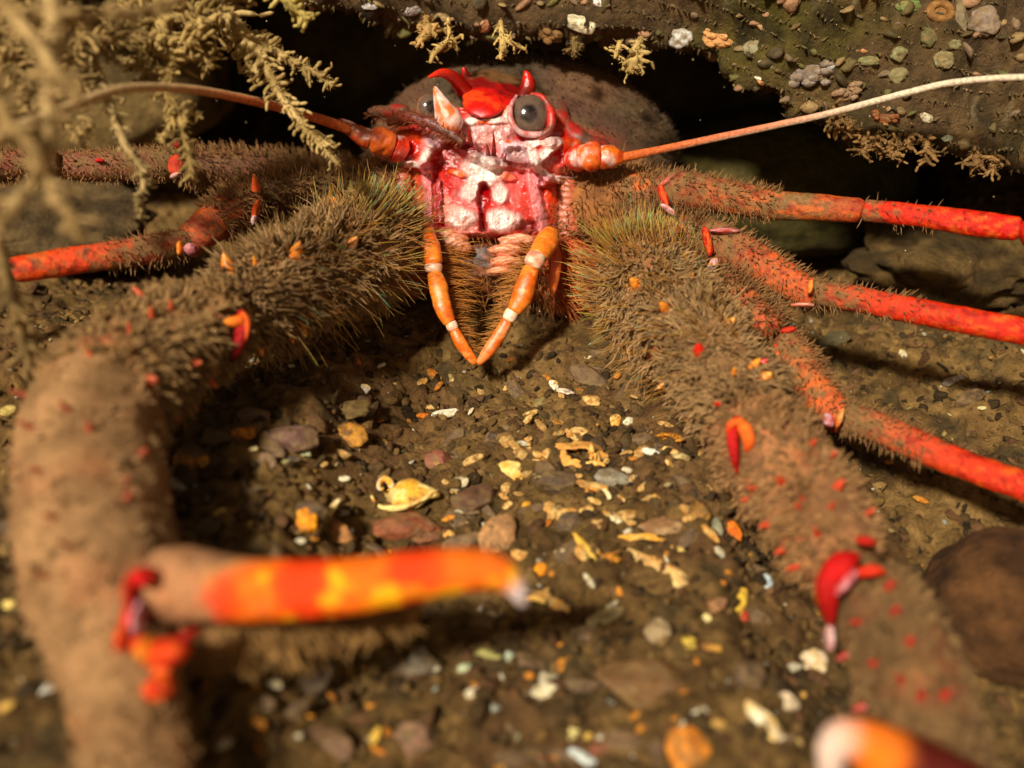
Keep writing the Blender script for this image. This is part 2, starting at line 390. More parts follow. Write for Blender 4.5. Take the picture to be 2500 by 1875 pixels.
# dark red spiny ridge
for a in ((1117, 332, 1152, 372, 20), (1152, 372, 1200, 396, 17), (1200, 396, 1290, 404, 13)):
    m = seg(*a); fc = stroke(fc, m, DRED, .9); relief(m, .16)
m = el(1095, 385, 50, 40, 20); fc = stroke(fc, m, lin([140, 26, 12]), .7)
# mouth field
m = el(1182, 415, 52, 38); fc = stroke(fc, m, WHT, 1); relief(m, .14)
m = el(1180, 388, 40, 16); fc = stroke(fc, m, lin([190, 176, 170]), .8)
for x, y in ((1148, 468), (1222, 474)):
    m = el(x, y, 22, 24); fc = stroke(fc, m, WHT, .95); relief(m, .08)
for x, y in ((1117, 424), (1242, 432)):
    m = el(x, y, 22, 10, 10); fc = stroke(fc, m, lin([240, 104, 20])); relief(m, .1)
m = el(1262, 456, 30, 20, 20); fc = stroke(fc, m, lin([222, 34, 12]), .9)
m = el(1082, 470, 40, 42); fc = stroke(fc, m, lin([186, 50, 52]), .75); relief(m, .05)
m = el(1268, 505, 38, 34); fc = stroke(fc, m, lin([204, 70, 58]), .75)
for x, y, a, b in ((1124, 532, 38, 25), (1226, 537, 44, 27)):
    m = el(x, y, a, b); fc = stroke(fc, m, WHT, 1); relief(m, .1)
m = seg(1080, 500, 1130, 560, 22); fc = stroke(fc, m, lin([236, 180, 160]), .5)
m = np.maximum(el(1181, 478, 17, 30), seg(1180, 480, 1177, 560, 8)); fc = stroke(fc, m, lin([156, 4, 8]), 1); relief(m, -.22)
m = el(1290, 555, 30, 16); fc = stroke(fc, m, lin([120, 20, 30]), .7); relief(m, -.1)
m = sm(fbm(np.stack([U_/34, vv_/46, U_*0+2], -1), 4, 123), -.12, .22)*sm(vv_, 385, 420)*(1-el(1181, 500, 14, 60)); fc = stroke(fc, m, LPK, .28)
m = sm(fbm(np.stack([U_/30, vv_/30, U_*0+7], -1), 4, 124), .0, .25)*(1-sm(vv_, 385, 420))*sm(vv_, 300, 330); fc = stroke(fc, m, LPK, .35)
# flank strips
for x0, y0, x1, y1, w_, cl_ in ((1042, 425, 1048, 560, 12, (222, 130, 138)), (1298, 428, 1328, 575, 15, (226, 138, 140)), (1068, 440, 1072, 540, 6, (170, 60, 70))):
    m = seg(x0, y0, x1, y1, w_); fc = stroke(fc, m, lin(cl_), .9); relief(m, .16)
for x0, y0, x1, y1, w_ in ((1016, 425, 1022, 560, 14), (1346, 450, 1354, 590, 15)):
    m = seg(x0, y0, x1, y1, w_); fc = stroke(fc, m, lin([214, 60, 14]), .9); relief(m, .08)
fib = fbm(np.stack([U_/5, vv_/16, U_*0], -1), 4, 121); fc = mixc(fc, fc*np.array([.9, .55, .5]), sm(fib, -.05, .35)*.55)
vein = np.abs(fbm(np.stack([wu/9, wv/22, U_*0], -1), 4, 117)); fc = mixc(fc, lin([176, 30, 18]), (1-sm(vein, .0, .09))*.45)
sl_ = sm(np.abs(S), .6, 1)*sm(fbm(np.stack([U_/30, vv_/30, U_*0], -1), 4, 118), -.35, .1); fc = mixc(fc, lin([132, 84, 48]), sl_*.75)
hgt += .05*fbm(np.stack([U_/24, vv_/24, U_*0+4], -1), 4, 119)
hgt += .03*fbm(np.stack([U_/12, vv_/12, U_*0], -1), 3, 115)
D = 18.85+.9*np.abs(S)**3+1.2*sm(np.abs(S), .9, 1)-.35*sm(vv_, 400, 520)+.9*sm(Tt, .9, 1)-hgt*1.2-.1
FX = CAM+D[..., None]*(FW+RT*((U_-1250)/1250*TH)[..., None]+UP*((937.5-vv_)/1250*TH)[..., None])
i = np.arange(nv-1)[:, None]*nu; j = np.arange(nu-1)[None]
F = np.stack([i+j, i+nu+j, i+nu+j+1, i+j+1], -1).reshape(-1, 4)
face = MB(); face.add(FX.reshape(-1, 3), fc.reshape(-1, 3), f4=F, gloss=.75)

# ribbed gill-cover fans on both sides of the mouth
def fan(u, v, d, ru, rv, n, ca, cb, tilt=0):
    for k in range(n):
        y = v-rv+2*rv*k/(n-1); hw = ru*math.sqrt(max(.15, 1-((y-v)/rv*.85)**2))
        g = rng.uniform(-3, 3); Tube([(u-hw, y-4+g, d+.12, 9), (u-hw*.4, y+g, d-.04, 10), (u+hw*.5, y+2+tilt*3, d+.02, 9), (u+hw, y+5+tilt*6-g, d+.3, 5)], 18, 12, .3, 3, flat=.45).add(face, lambda t, th, X: mixc(mixc(lin(ca), lin(cb), sm(t+.3*fbm(X*4, 3, k), .1, .8)), lin([190, 80, 40]), (np.sin(th) < -.1)*.6), .35)
fan(987, 468, 18.95, 30, 58, 8, (206, 134, 110), (170, 80, 44))
fan(1392, 530, 18.95, 42, 85, 12, (208, 140, 112), (160, 86, 46), 1)

# rostrum: red plate between the eyes, brown hump behind it, spines
Tube([(1200, 186, 20.2, 96), (1196, 214, 19.5, 92), (1190, 240, 18.95, 70), (1182, 266, 18.6, 44), (1176, 286, 18.4, 22)], 70, 50, .3, 2.2, flat=.3, fine=.12).add(
    face, lambda t, th, X: (mixc(mixc(lin([112, 76, 44]), lin([120, 8, 6]), sm(t+.22*fbm(X*3, 3, 5), .40, .52)), mixc(mixc(lin([204, 16, 6]), lin([140, 8, 5]), sm(fbm(X*3.5, 4, 71), .0, .3)*.8), lin([222, 76, 18]), sm(fbm(X*3.1+4, 4, 72), .1, .35)*.7), sm(t+.25*fbm(X*4, 3, 6), .58, .76)), .35))
def spine(mb, rows, c0, c1, gloss=.7, n=16, k=10):
    Tube(rows, n, k, .05, 4, cap=(0, .3)).add(mb, lambda t, th, X: mixc(lin(c0), lin(c1), sm(t, .2, .9)), gloss)
spine(face, [(1132, 218, 18.95, 20), (1110, 192, 18.6, 16), (1080, 178, 18.3, 11), (1042, 190, 18.1, 2)], (170, 12, 5), (214, 44, 16))
spine(face, [(1140, 190, 19.4, 12), (1131, 164, 19.3, 4)], (190, 12, 4), (215, 20, 8))
spine(face, [(1280, 236, 19.0, 22), (1290, 208, 18.9, 19), (1286, 184, 18.85, 11), (1280, 172, 18.8, 3)], (110, 8, 5), (206, 26, 10))
# spines of the central ridge and brow
for a, b, w_ in (((1150, 362), (1143, 308), 7), ((1192, 384), (1188, 350), 6), ((1206, 384), (1204, 318), 6), ((1168, 372), (1160, 345), 4), ((1124, 340), (1116, 322), 4), ((1230, 392), (1236, 372), 4)):
    spine(face, [(a[0], a[1], 18.5, w_*1.2), ((a[0]+b[0])/2+1, (a[1]+b[1])/2, 18.25, w_*.7), (b[0], b[1], 18.05, 1)], (120, 16, 8), (170, 30, 12))
# rusty folded antennule across the left side
Tube([(945, 300, 18.9, 14), (985, 284, 18.5, 13), (1040, 300, 18.25, 15), (1095, 325, 18.2, 12), (1135, 352, 18.2, 8)], 50, 20, .6, 3.4, fine=.3, flat=.6).add(face, lambda t, th, X: mixc(mixc(lin([150, 40, 14]), lin([104, 30, 14]), sm(t, .1, .5)), lin([80, 46, 24]), sm(fbm(X*4, 3, 6), -.1, .25)*.7), .1)
Tube([(900, 272, 19.7, 8), (945, 274, 19.3, 16), (1000, 276, 19.0, 18)], 30, 16, .5, 3).add(face, lambda t, th, X: mixc(lin([84, 56, 38]), lin([150, 34, 18]), sm(fbm(X*4, 3, 66), 0, .3)), .1)
# right orbit rim under the eye and outer red brow
Tube([(1262, 232, 18.85, 5), (1247, 262, 18.5, 6), (1248, 296, 18.4, 7), (1272, 324, 18.45, 7), (1316, 328, 18.55, 8), (1350, 318, 18.75, 8)], 50, 14, .4, 3.5).add(face, lambda t, th, X: mixc(lin([206, 168, 172]), lin([200, 110, 100]), sm(fbm(X*4, 3, 67), -.1, .3)), .6)
Tube([(1320, 205, 20.0, 16), (1356, 262, 19.8, 26), (1372, 312, 19.5, 34), (1420, 345, 19.3, 30), (1490, 366, 19.5, 20)], 50, 20, .4, 2).add(face, lambda t, th, X: mixc(lin([92, 58, 40]), lin([160, 24, 12]), sm(fbm(X*2.5, 3, 7), .0, .35)), .0)
pass

Tube([(1290, 228, 18.9, 6), (1326, 240, 18.75, 9), (1346, 276, 18.65, 11), (1342, 316, 18.6, 12), (1312, 338, 18.55, 8)], 50, 16, .5, 3).add(face, lambda t, th, X: mixc(lin([120, 50, 30]), lin([186, 30, 12]), sm(fbm(X*4, 3, 68), -.2, .2)), .2)
# antenna stalks (peduncles) with flagella
def pedun(rows, cols):
    for k, (r_, c_) in enumerate(zip(rows, cols)):
        Tube(r_, 40, 28, .32, 3.2, seed=k, cap=(.15, .3), fine=.14).add(face, lambda t, th, X: mixc(mixc(lin(c_), lin([176, 30, 10]), sm(fbm(X*4, 3, 9+k), -.1, .3)*.8), lin([216, 170, 160]), sm(fbm(X*3.3+2, 3, 19+k), .12, .3)*.8), .45)
pedun([[(1400, 386, 18.6, 30), (1412, 386, 18.5, 34), (1424, 386, 18.45, 32)],
       [(1416, 386, 18.4, 30), (1446, 384, 18.3, 34), (1468, 384, 18.3, 26)],
       [(1462, 384, 18.3, 27), (1494, 384, 18.3, 26), (1524, 386, 18.3, 12)]], [(222, 52, 10), (214, 98, 24), (222, 104, 22)])
pedun([[(984, 362, 18.6, 28), (968, 360, 18.5, 32), (952, 357, 18.45, 30)],
       [(962, 357, 18.4, 28), (925, 346, 18.3, 32), (902, 342, 18.3, 24)],
       [(908, 344, 18.3, 24), (880, 330, 18.25, 22), (850, 312, 18.2, 18), (822, 300, 18.1, 12)]], [(214, 50, 14), (206, 92, 30), (150, 74, 30)])
# small hairy lobes round the mouth bottom
for (u, v, a, b) in ((1110, 590, 34, 22), (1090, 575, 26, 20), (1128, 605, 24, 16), (1262, 588, 46, 17), (1235, 612, 44, 16), (1240, 640, 42, 15), (1222, 664, 34, 13)):
    blob(face, P(u, v, 18.6), np.array([RT, FW, UP]), (R(a, 18.6), .25, R(b, 18.6)), lin([236, 170, 140]), lin([214, 120, 70]), 4, .25, 2, u, .3, 5)
blob(face, P(1184, 650, 19.3), np.array([RT, FW, UP]), (R(118, 19), .6, R(82, 19)), lin([60, 28, 12]), lin([128, 62, 24]), 5, .2, 2, 3, 0, 5)
# join the face into the body mesh: same mesh object, one material
body_extra = face

# maxillipeds
def jointed(mb, segs, gloss=.4):
    for rows, ca, cb in segs:
        Tube([(a, b, c_, r*.86) for a, b, c_, r in rows], 30, 18, .16, 3.5, cap=(.25, .3), flat=.8).add(mb, lambda t, th, X: mixc(mixc(lin(ca), lin([246, 176, 96]), sm(fbm(X*8, 3, 131), .2, .35)*.6), lin(cb), sm(fbm(X*5, 3, 130), -.2, .3)), gloss)
OR1, OR2, BW = (222, 98, 12), (232, 130, 32), (240, 200, 170)
maxL = MB(); jointed(maxL, [([(1036, 552, 18.2, 20), (1044, 585, 17.9, 29), (1056, 625, 17.7, 27), (1060, 648, 17.6, 23)], OR1, OR2),
    ([(1060, 642, 17.6, 23), (1060, 655, 17.6, 25), (1060, 668, 17.6, 20)], BW, (226, 170, 140)),
    ([(1060, 664, 17.6, 20), (1070, 700, 17.5, 26), (1080, 745, 17.4, 25), (1094, 780, 17.4, 20), (1100, 792, 17.4, 17)], OR1, OR2),
    ([(1098, 786, 17.4, 17), (1104, 798, 17.4, 18), (1108, 808, 17.4, 15)], BW, (226, 150, 110)),
    ([(1107, 804, 17.4, 15), (1122, 834, 17.4, 18), (1146, 868, 17.45, 15), (1162, 890, 17.5, 8)], OR1, OR2)])
maxR = MB(); jointed(maxR, [([(1346, 566, 18.2, 24), (1332, 594, 17.9, 34), (1308, 630, 17.6, 29)], OR1, OR2),
    ([(1312, 622, 17.6, 26), (1303, 640, 17.5, 29), (1297, 654, 17.5, 22)], BW, (200, 130, 100)),
    ([(1298, 650, 17.5, 22), (1286, 690, 17.4, 28), (1272, 730, 17.4, 30), (1252, 764, 17.4, 20)], OR1, OR2),
    ([(1254, 758, 17.4, 19), (1245, 772, 17.4, 20), (1238, 784, 17.4, 16)], BW, (226, 160, 130)),
    ([(1240, 780, 17.4, 16), (1220, 815, 17.4, 19), (1190, 860, 17.45, 17), (1166, 890, 17.5, 8)], OR1, (236, 140, 80))])
# side piece of the second mouth leg
spine(face, [(1350, 590, 18.4, 12), (1358, 640, 18.2, 13), (1352, 690, 18.2, 12), (1350, 722, 18.3, 5)], (200, 70, 16), (232, 120, 50), .5)

# ---------------- claw arms
hair = MB(); orange = []     # orange = cone spines
SA, SB = lin([90, 66, 38]), lin([176, 136, 86])
def cheli(rows, n=110, k=48, amp=.10, a=(100, 70, 40), b=(140, 100, 60), red=.3, seed=0, cap=(1, 1), rc=(190, 66, 30)):
    t = Tube(rows, n, k, amp, 1.8, cap=cap, seed=seed); t.add(body, lambda tt, th, X: c_silt(tt, th, X, a, b, red, rc, seed), .05); return t
def furry(tb, nclump, L0, L1, rad=.026, lean=.35, per=5, t0=0, t1=1, cA=SA, cB=SB, drop=.15, spread=.5):
    b, n, T, t, th = tb.sample(nclump, t0, t1)
    L = rng.uniform(L0*.7, L1, nclump)*(.5+1.5*np.abs(fbm(b*1.6, 3, 200)))
    cd_ = norm(n+T*lean*rng.normal(.6, .5, (nclump, 1))+rng.normal(size=n.shape)*.12+.9*np.stack([fbm(b*1.1, 2, 300+q) for q in range(3)], -1)+np.array([0, 0, -drop]))
    B = np.repeat(b, per, 0); N_ = np.repeat(n, per, 0); Dd = norm(np.repeat(cd_, per, 0)+rng.normal(size=(nclump*per, 3))*spread*.5)
    Lr = np.repeat(L, per)*rng.uniform(.6, 1.05, nclump*per); sh = np.repeat(rng.uniform(.65, 1.15, nclump), per)[:, None]
    hairs(hair, B-N_*.04+rng.normal(size=B.shape)*.02, Dd, Lr, rad*rng.uniform(.7, 1.3, nclump*per), norm(rng.normal(size=B.shape))*.38, cA*sh, cB*sh, 0, K=4, side=3, wob=.06)
def gold(tb, n, L0, L1, t0, t1, lean=0., th0=None, th1=None, irid=.15, rad=.011, drc=None):
    b, nn, T, t, th = tb.sample(n, t0, t1, th0, th1)
    d = norm(nn+T*lean+rng.normal(size=nn.shape)*.25+(0 if drc is None else drc))
    tip = np.where((rng.random(n) < irid)[:, None], np.array([lin([180, 220, 90]), lin([120, 210, 160]), lin([235, 215, 90])])[rng.integers(0, 3, n)], lin([214, 160, 70]))
    hairs(hair, b, d, rng.uniform(L0, L1, n), rad, norm(rng.normal(size=b.shape))*.12, np.tile(lin([140, 86, 30]), (n, 1)), tip, .7, K=4, tipp=3)
# left arm (picture left): upper arm, wrist, palm, finger
LA = cheli([(970, 560, 18.4, 70), (920, 582, 17.8, 92), (840, 630, 17.1, 106), (740, 680, 16.4, 106), (630, 735, 15.7, 100), (555, 775, 15.2, 98)], seed=1, cap=(.8, .5))
LB = cheli([(575, 765, 15.2, 96), (500, 800, 14.7, 112), (400, 855, 14.1, 132), (300, 925, 13.4, 148), (205, 1010, 12.7, 158)], a=(112, 80, 46), b=(156, 110, 66), red=.3, seed=2, cap=(.5, .6))
LC = cheli([(330, 900, 13.6, 120), (262, 965, 13.1, 146), (226, 1070, 12.5, 168), (228, 1200, 11.8, 176), (244, 1400, 11.0, 176), (290, 1600, 10.4, 146), (340, 1850, 9.7, 118), (370, 2150, 8.9, 105)], n=130, a=(132, 96, 58), b=(168, 124, 80), red=.18, seed=3, cap=(.7, .8), rc=(190, 90, 50))  # lighter palm tone stands in for nearer flash; reddish shell shows through
furry(LA, 1900, .22, .44, rad=.035, t0=.02, per=7, drop=.1, spread=.28); furry(LB, 1900, .12, .28, rad=.034, spread=.3, cA=lin([106, 78, 42]), cB=lin([166, 126, 74]))
furry(LC, 2300, .05, .15, cA=lin([128, 94, 56]), cB=lin([176, 134, 86]), rad=.022)
gold(LA, 420, .45, .8, 0, .45, lean=-.8, irid=.22); gold(LA, 260, .4, .8, .2, .9, irid=.12, drc=np.array([.3, 0, -.8]))
# upper edge bright iridescent tuft
b, nn, T, t, th = LA.sample(520, .02, .3); u_, v_, _ = proj(b); k = (v_ < 545)&(u_ > 860)&(nn@(-FW) > -.4); b, nn = b[k], nn[k]
hairs(hair, b, nn+np.array([.7, -.1, .5]), rng.uniform(.3, .55, len(b)), .02, rng.normal(size=b.shape)*.08, np.tile(lin([150, 110, 50]), (len(b), 1)),
      np.array([lin([206, 220, 120]), lin([150, 220, 170]), lin([240, 215, 110])])[rng.integers(0, 3, len(b))], .8, K=4, tipp=4.5)
# left hand's finger: orange-red, banded, white hooked tip
def c_fing(t, th, X):
    silt = mixc(lin([150, 104, 70]), lin([176, 122, 80]), sm(fbm(X*3, 3, 140), -.3, .3))
    o = mixc(lin([232, 48, 4]), lin([244, 112, 10]), sm(np.sin(t*24+2.2*fbm(X*1.4, 3, 141)), -.6, .6)*.75+.15)
    o = mixc(o, lin([252, 176, 14]), sm(fbm(X*2.4+5, 3, 142), .08, .3)); c = mixc(silt, o, sm(t+.16*fbm(X*2.5, 3, 143), .17, .36))
    c = mixc(c, lin([236, 214, 214]), sm(t, .915, .95))
    return c, .1+.6*sm(t, .25, .35)
Tube([(360, 1440, 10.3, 92), (440, 1425, 10.2, 92), (560, 1438, 10.1, 82), (700, 1440, 10.0, 76), (860, 1430, 9.9, 68), (1020, 1405, 9.8, 62), (1140, 1392, 9.8, 54), (1215, 1398, 9.8, 44), (1258, 1432, 9.8, 28), (1278, 1478, 9.9, 10)], 130, 36, .05, 1.6, cap=(.8, .3)).add(body, c_fing)
# fuzzy fixed finger below it
LF = cheli([(380, 1520, 10.9, 95), (520, 1530, 10.9, 85), (700, 1525, 11.0, 66), (880, 1505, 11.2, 42), (1000, 1490, 11.3, 16)], a=(120, 84, 46), b=(150, 106, 60), seed=4, cap=(.7, .3))
furry(LF, 900, .2, .42, cA=lin([112, 78, 40]), cB=lin([168, 124, 66]), drop=.5)
# red hinge of the finger
RH = [(225, 12, 4), (248, 92, 10)]
def lump(u, v, d, ru, rv, rd, c1, c2, rot=0, g=.55, seed=0):
    if seed >= 31: d, ru, rv, g = d+.14, ru*.85, rv*.85, .35
    c1, c2 = [np.asarray(q)*.92 for q in (c1, c2)]
    a = math.radians(rot); A = np.array([RT*math.cos(a)+UP*math.sin(a), FW, -RT*math.sin(a)+UP*math.cos(a)])
    blob(body, P(u, v, d), A, (R(ru, d), rd, R(rv, d)), lin(c1), lin(c2), 4, .2, 1.6, seed, g, 2)
for rows in ([(345, 1400, 10.0, 22), (322, 1470, 9.95, 20), (316, 1545, 9.95, 22), (350, 1590, 9.9, 26), (420, 1590, 9.85, 30), (462, 1560, 9.9, 12)], [(360, 1590, 9.95, 26), (385, 1650, 9.9, 30), (372, 1740, 9.95, 12)]):
    Tube(rows, 50, 18, .4, 3, flat=.5).add(body, lambda t, th, X: mixc(lin([206, 34, 10]), lin([230, 96, 30]), sm(fbm(X*2.5, 3, 70), -.2, .25)), .5)
lump(350, 1408, 9.75, 32, 24, .2, (224, 6, 4), (230, 20, 6)); lump(322, 1460, 9.8, 14, 60, .18, (190, 30, 10), (226, 52, 12), 8)
lump(338, 1510, 9.75, 14, 46, .16, (176, 40, 40), (232, 190, 200), -4, seed=2); lump(300, 1560, 9.9, 17, 34, .16, (226, 60, 10), (236, 84, 16), seed=3)
lump(360, 1585, 9.7, 26, 30, .2, (250, 150, 20), (246, 120, 16), seed=4); lump(412, 1592, 9.7, 52, 34, .22, (226, 26, 4), (246, 86, 14), 8, seed=5)
lump(452, 1552, 9.75, 40, 12, .14, (140, 10, 8), (190, 20, 10), 22, seed=6)
lump(388, 1680, 9.8, 40, 32, .2, (226, 40, 6), (248, 104, 24), 12, seed=7); lump(368, 1730, 9.8, 17, 50, .18, (206, 30, 8), (240, 90, 20), -6, seed=8); lump(312, 1640, 9.95, 32, 22, .16, (210, 110, 30), (226, 130, 40), seed=9)

# right arm
RA = cheli([(1512, 605, 18.0, 45), (1552, 665, 17.6, 98), (1628, 760, 16.9, 114), (1700, 850, 16.2, 110), (1770, 940, 15.6, 104), (1818, 1030, 15.1, 104)], n=120, seed=5, cap=(1., .5))
RB = cheli([(1805, 1000, 15.1, 104), (1860, 1090, 14.7, 118), (1945, 1200, 14.0, 120), (2020, 1310, 13.3, 114), (2078, 1400, 12.8, 98)], a=(120, 80, 48), b=(166, 110, 66), red=.35, seed=6, cap=(.5, .6), rc=(196, 84, 40))
RC = cheli([(2112, 1400, 12.8, 90), (2150, 1490, 12.4, 112), (2205, 1610, 11.9, 124), (2260, 1760, 11.2, 128), (2310, 1930, 10.5, 124), (2360, 2150, 9.8, 110)], n=110, a=(98, 70, 40), b=(134, 96, 56), red=.15, seed=7, cap=(.7, .8))
furry(RA, 2200, .22, .44, rad=.035, per=7, lean=.5, spread=.28); furry(RB, 1800, .11, .26, rad=.032, spread=.3, cA=lin([112, 78, 46]), cB=lin([168, 122, 72])); furry(RC, 1800, .08, .2, cA=lin([98, 72, 40]), cB=lin([142, 106, 62]))
gold(RA, 520, .45, .75, 0, .3, lean=-.9, irid=.25); gold(RA, 300, .4, .7, .2, .8, irid=.15, drc=np.array([-.9, 0, -.3]))
b, nn, T, t, th = RA.sample(460, .0, .14); u_, v_, _ = proj(b); k = (v_ < 600); b, nn = b[k], nn[k]
hairs(hair, b, nn+np.array([-.2, -.1, .7]), rng.uniform(.3, .55, len(b)), .02, rng.normal(size=b.shape)*.08, np.tile(lin([160, 120, 50]), (len(b), 1)),
      np.array([lin([206, 220, 110]), lin([150, 220, 170]), lin([240, 215, 100])])[rng.integers(0, 3, len(b))], .8, K=4, tipp=4.5)
# hinges: left elbow, right elbow, right wrist
pass
pass
spine(body, [(2090, 1358, 12.1, 12), (2052, 1382, 11.9, 34), (2022, 1430, 11.9, 30), (2024, 1490, 12.0, 20), (2030, 1536, 12.15, 6)], (200, 6, 6), (160, 14, 10), .6, 30, 18); lump(2062, 1420, 11.8, 16, 40, .12, (200, 70, 80), (226, 150, 150), -40, seed=18); spine(body, [(2086, 1408, 11.95, 6), (2110, 1396, 11.8, 14), (2140, 1392, 11.8, 13), (2166, 1400, 11.9, 3)], (222, 40, 12), (226, 60, 20), .5)
lump(2114, 1320, 12.2, 26, 11, .12, (196, 10, 8), (210, 30, 10), -8, seed=20); lump(2026, 1556, 12.1, 11, 34, .12, (236, 190, 180), (226, 150, 150), 0, seed=22); lump(1998, 1440, 12.1, 8, 36, .1, (246, 120, 30), (240, 100, 20), 0, seed=23)
# right hand's finger tip hooks into the frame at the bottom, very close to the lens
Tube([(2480, 2080, 9.6, 140), (2330, 1960, 9.2, 110), (2190, 1866, 8.9, 84), (2090, 1806, 8.8, 54), (2040, 1812, 8.8, 40), (2026, 1870, 8.9, 30), (2030, 1925, 9.0, 12)], 90, 30, .04, 1.5, cap=(.6, .5)).add(
    body, lambda t, th, X: (mixc(mixc(lin([96, 18, 8]), lin([246, 120, 20]), sm(t, .62, .70)), lin([240, 208, 190]), sm(t, .76, .84)), .5))
spine(body, [(588, 760, 14.2, 10), (592, 800, 14.15, 17), (580, 850, 14.15, 15), (562, 885, 14.3, 4)], (176, 8, 6), (104, 8, 6), .6, 24, 16)
spine(body, [(592, 765, 14.15, 8), (604, 790, 14.1, 8), (600, 830, 14.1, 3)], (240, 96, 20), (236, 90, 24), .5, 20, 12); spine(body, [(590, 782, 14.1, 14), (566, 786, 14.05, 13), (548, 784, 14.1, 4)], (240, 110, 20), (246, 140, 34), .5, 20, 12)
spine(body, [(1800, 1024, 14.1, 12), (1788, 1060, 13.9, 14), (1792, 1110, 13.9, 12), (1800, 1158, 14.0, 3)], (190, 8, 6), (170, 8, 6), .6, 26, 16)
spine(body, [(1796, 1030, 14.0, 12), (1818, 1046, 13.9, 17), (1828, 1080, 13.9, 15), (1820, 1106, 14.0, 3)], (240, 110, 24), (236, 90, 20), .5, 24, 14); spine(body, [(1812, 1028, 13.9, 10), (1784, 1036, 13.85, 10), (1776, 1060, 13.9, 4)], (236, 110, 30), (226, 60, 14), .5, 20, 12)
# orange spines and red granules on the arms
def on(tb, u, v):
    """point of a tube nearest a pixel, on the camera side"""
    X = tb.X.reshape(-1, 3); N_ = tb.N.reshape(-1, 3); uu, vv, dd = proj(X); s = np.hypot(uu-u, vv-v)+60*(N_@FW > .15); k = int(np.argmin(s)); return X[k], N_[k]
cones = MB(); cone_list = []
def cone(tb, u, v, du, dv, w_, c0=(246, 110, 30), c1=(250, 160, 50)):
    p, n = on(tb, u, v); d = (p-CAM)@FW; tip = p-FW*.12+RT*R(du, d)-UP*R(dv, d)+n*.25; wr = R(w_, d)
    tip = p+(tip-p)*.62; rows = np.array([list(p-n*.14)+[wr*1.7], list(p+(tip-p)*.3)+[wr*1.25], list(tip)+[.012]])
    m1 = MB(); Tube(rows, 12, 10, .12, 4, world=True, cap=(0, .2)).add(m1, lambda t, th, X: mixc(lin(c0), lin(c1), t), .45); cone_list.append(m1)
for a in ((845, 600, 22, -26, 12), (722, 625, 14, -22, 12), (775, 545, -8, -28, 10), (560, 660, -6, -34, 13), (812, 745, 12, 6, 11), (905, 712, 8, 16, 8), (708, 826, 2, 12, 7), (820, 505, -4, -16, 6), (612, 880, -2, 22, 9), (736, 795, 4, 18, 6), (628, 650, -6, -6, 5), (690, 560, -8, -12, 6)): cone(LA, *a)
for a in ((352, 728, -30, -8, 9), (468, 880, 6, -2, 10), (510, 928, 8, 8, 8), (230, 885, -10, -10, 8), (232, 940, -6, 10, 9), (365, 935, 12, 6, 14), (420, 1010, 0, 6, 8), (418, 755, 0, -6, 6), (370, 770, -4, -6, 7), (480, 1005, 8, 12, 6), (315, 805, -6, 0, 6)): cone(LB, a[0], a[1], a[2]*.7, a[3]*.7, a[4]*.8, (196, 70, 40), (214, 100, 60))
for a in ((510, 1345, 6, 0, 12), (180, 1002, -30, 6, 8), (75, 1040, -8, 0, 8), (50, 955, -8, -4, 7), (215, 1050, -10, 4, 10), (95, 1150, -12, 22, 8), (340, 1110, -4, 4, 8), (300, 1215, 6, -6, 8), (130, 1260, -12, 12, 8), (170, 1330, -12, 12, 7), (120, 1410, -10, 10, 6), (300, 1180, 4, 4, 6), ): cone(LC, a[0], a[1], a[2]*.8, a[3]*.8, a[4]*.75, (160, 70, 48), (176, 84, 60))
for a in ((1560, 690, -8, -4, 11), (1680, 690, 4, -8, 10), (1620, 750, 0, 0, 9), (1775, 795, 18, -2, 12), (1530, 860, -4, 6, 8), (1835, 895, 6, -4, 8), (1858, 925, 4, 2, 12), (1790, 910, 0, 4, 6), (1600, 945, -4, 8, 8), (1620, 1060, -6, 0, 7), (1765, 1130, -8, 14, 13), (1480, 640, 0, 4, 5)): cone(RA, *a)
for a in ((1710, 855, 8, -14, 11), (1760, 980, -2, 14, 7), (1845, 995, 6, 6, 12), (1855, 890, 6, 6, 10)): cone(RA, *a, (200, 14, 10), (220, 40, 20))
for a in ((1905, 1175, 8, 0, 10), (2015, 1120, 6, 0, 10), (2040, 1190, 14, -6, 12), (1830, 1215, -2, 0, 8), (1840, 1195, 4, 4, 6), (2110, 1258, 8, 0, 8), (1880, 1275, -8, 4, 9), (1945, 1245, 8, -6, 8), (1995, 1300, 10, -20, 8), (1915, 1340, -6, 6, 8), (1950, 1380, -10, 6, 8), (2030, 1240, 8, 4, 7), (1960, 1230, 8, -14, 6), (1975, 1090, 8, 0, 7)): cone(RB, a[0], a[1], a[2]*.8, a[3]*.8, a[4]*.8, (176, 40, 22), (206, 76, 40))
for a in ((2165, 1430, 8, 4, 10), (2190, 1490, 8, 4, 10), (2220, 1570, 8, 4, 9), (2100, 1520, -8, 4, 8), (2250, 1700, 6, 6, 10), (2140, 1620, 6, 6, 9), (2060, 1610, -6, 6, 7), (2300, 1700, 6, 6, 9), (2090, 1720, -6, 6, 8), (2200, 1660, 6, 6, 8)): cone(RC, *a, (160, 44, 30), (176, 60, 44))

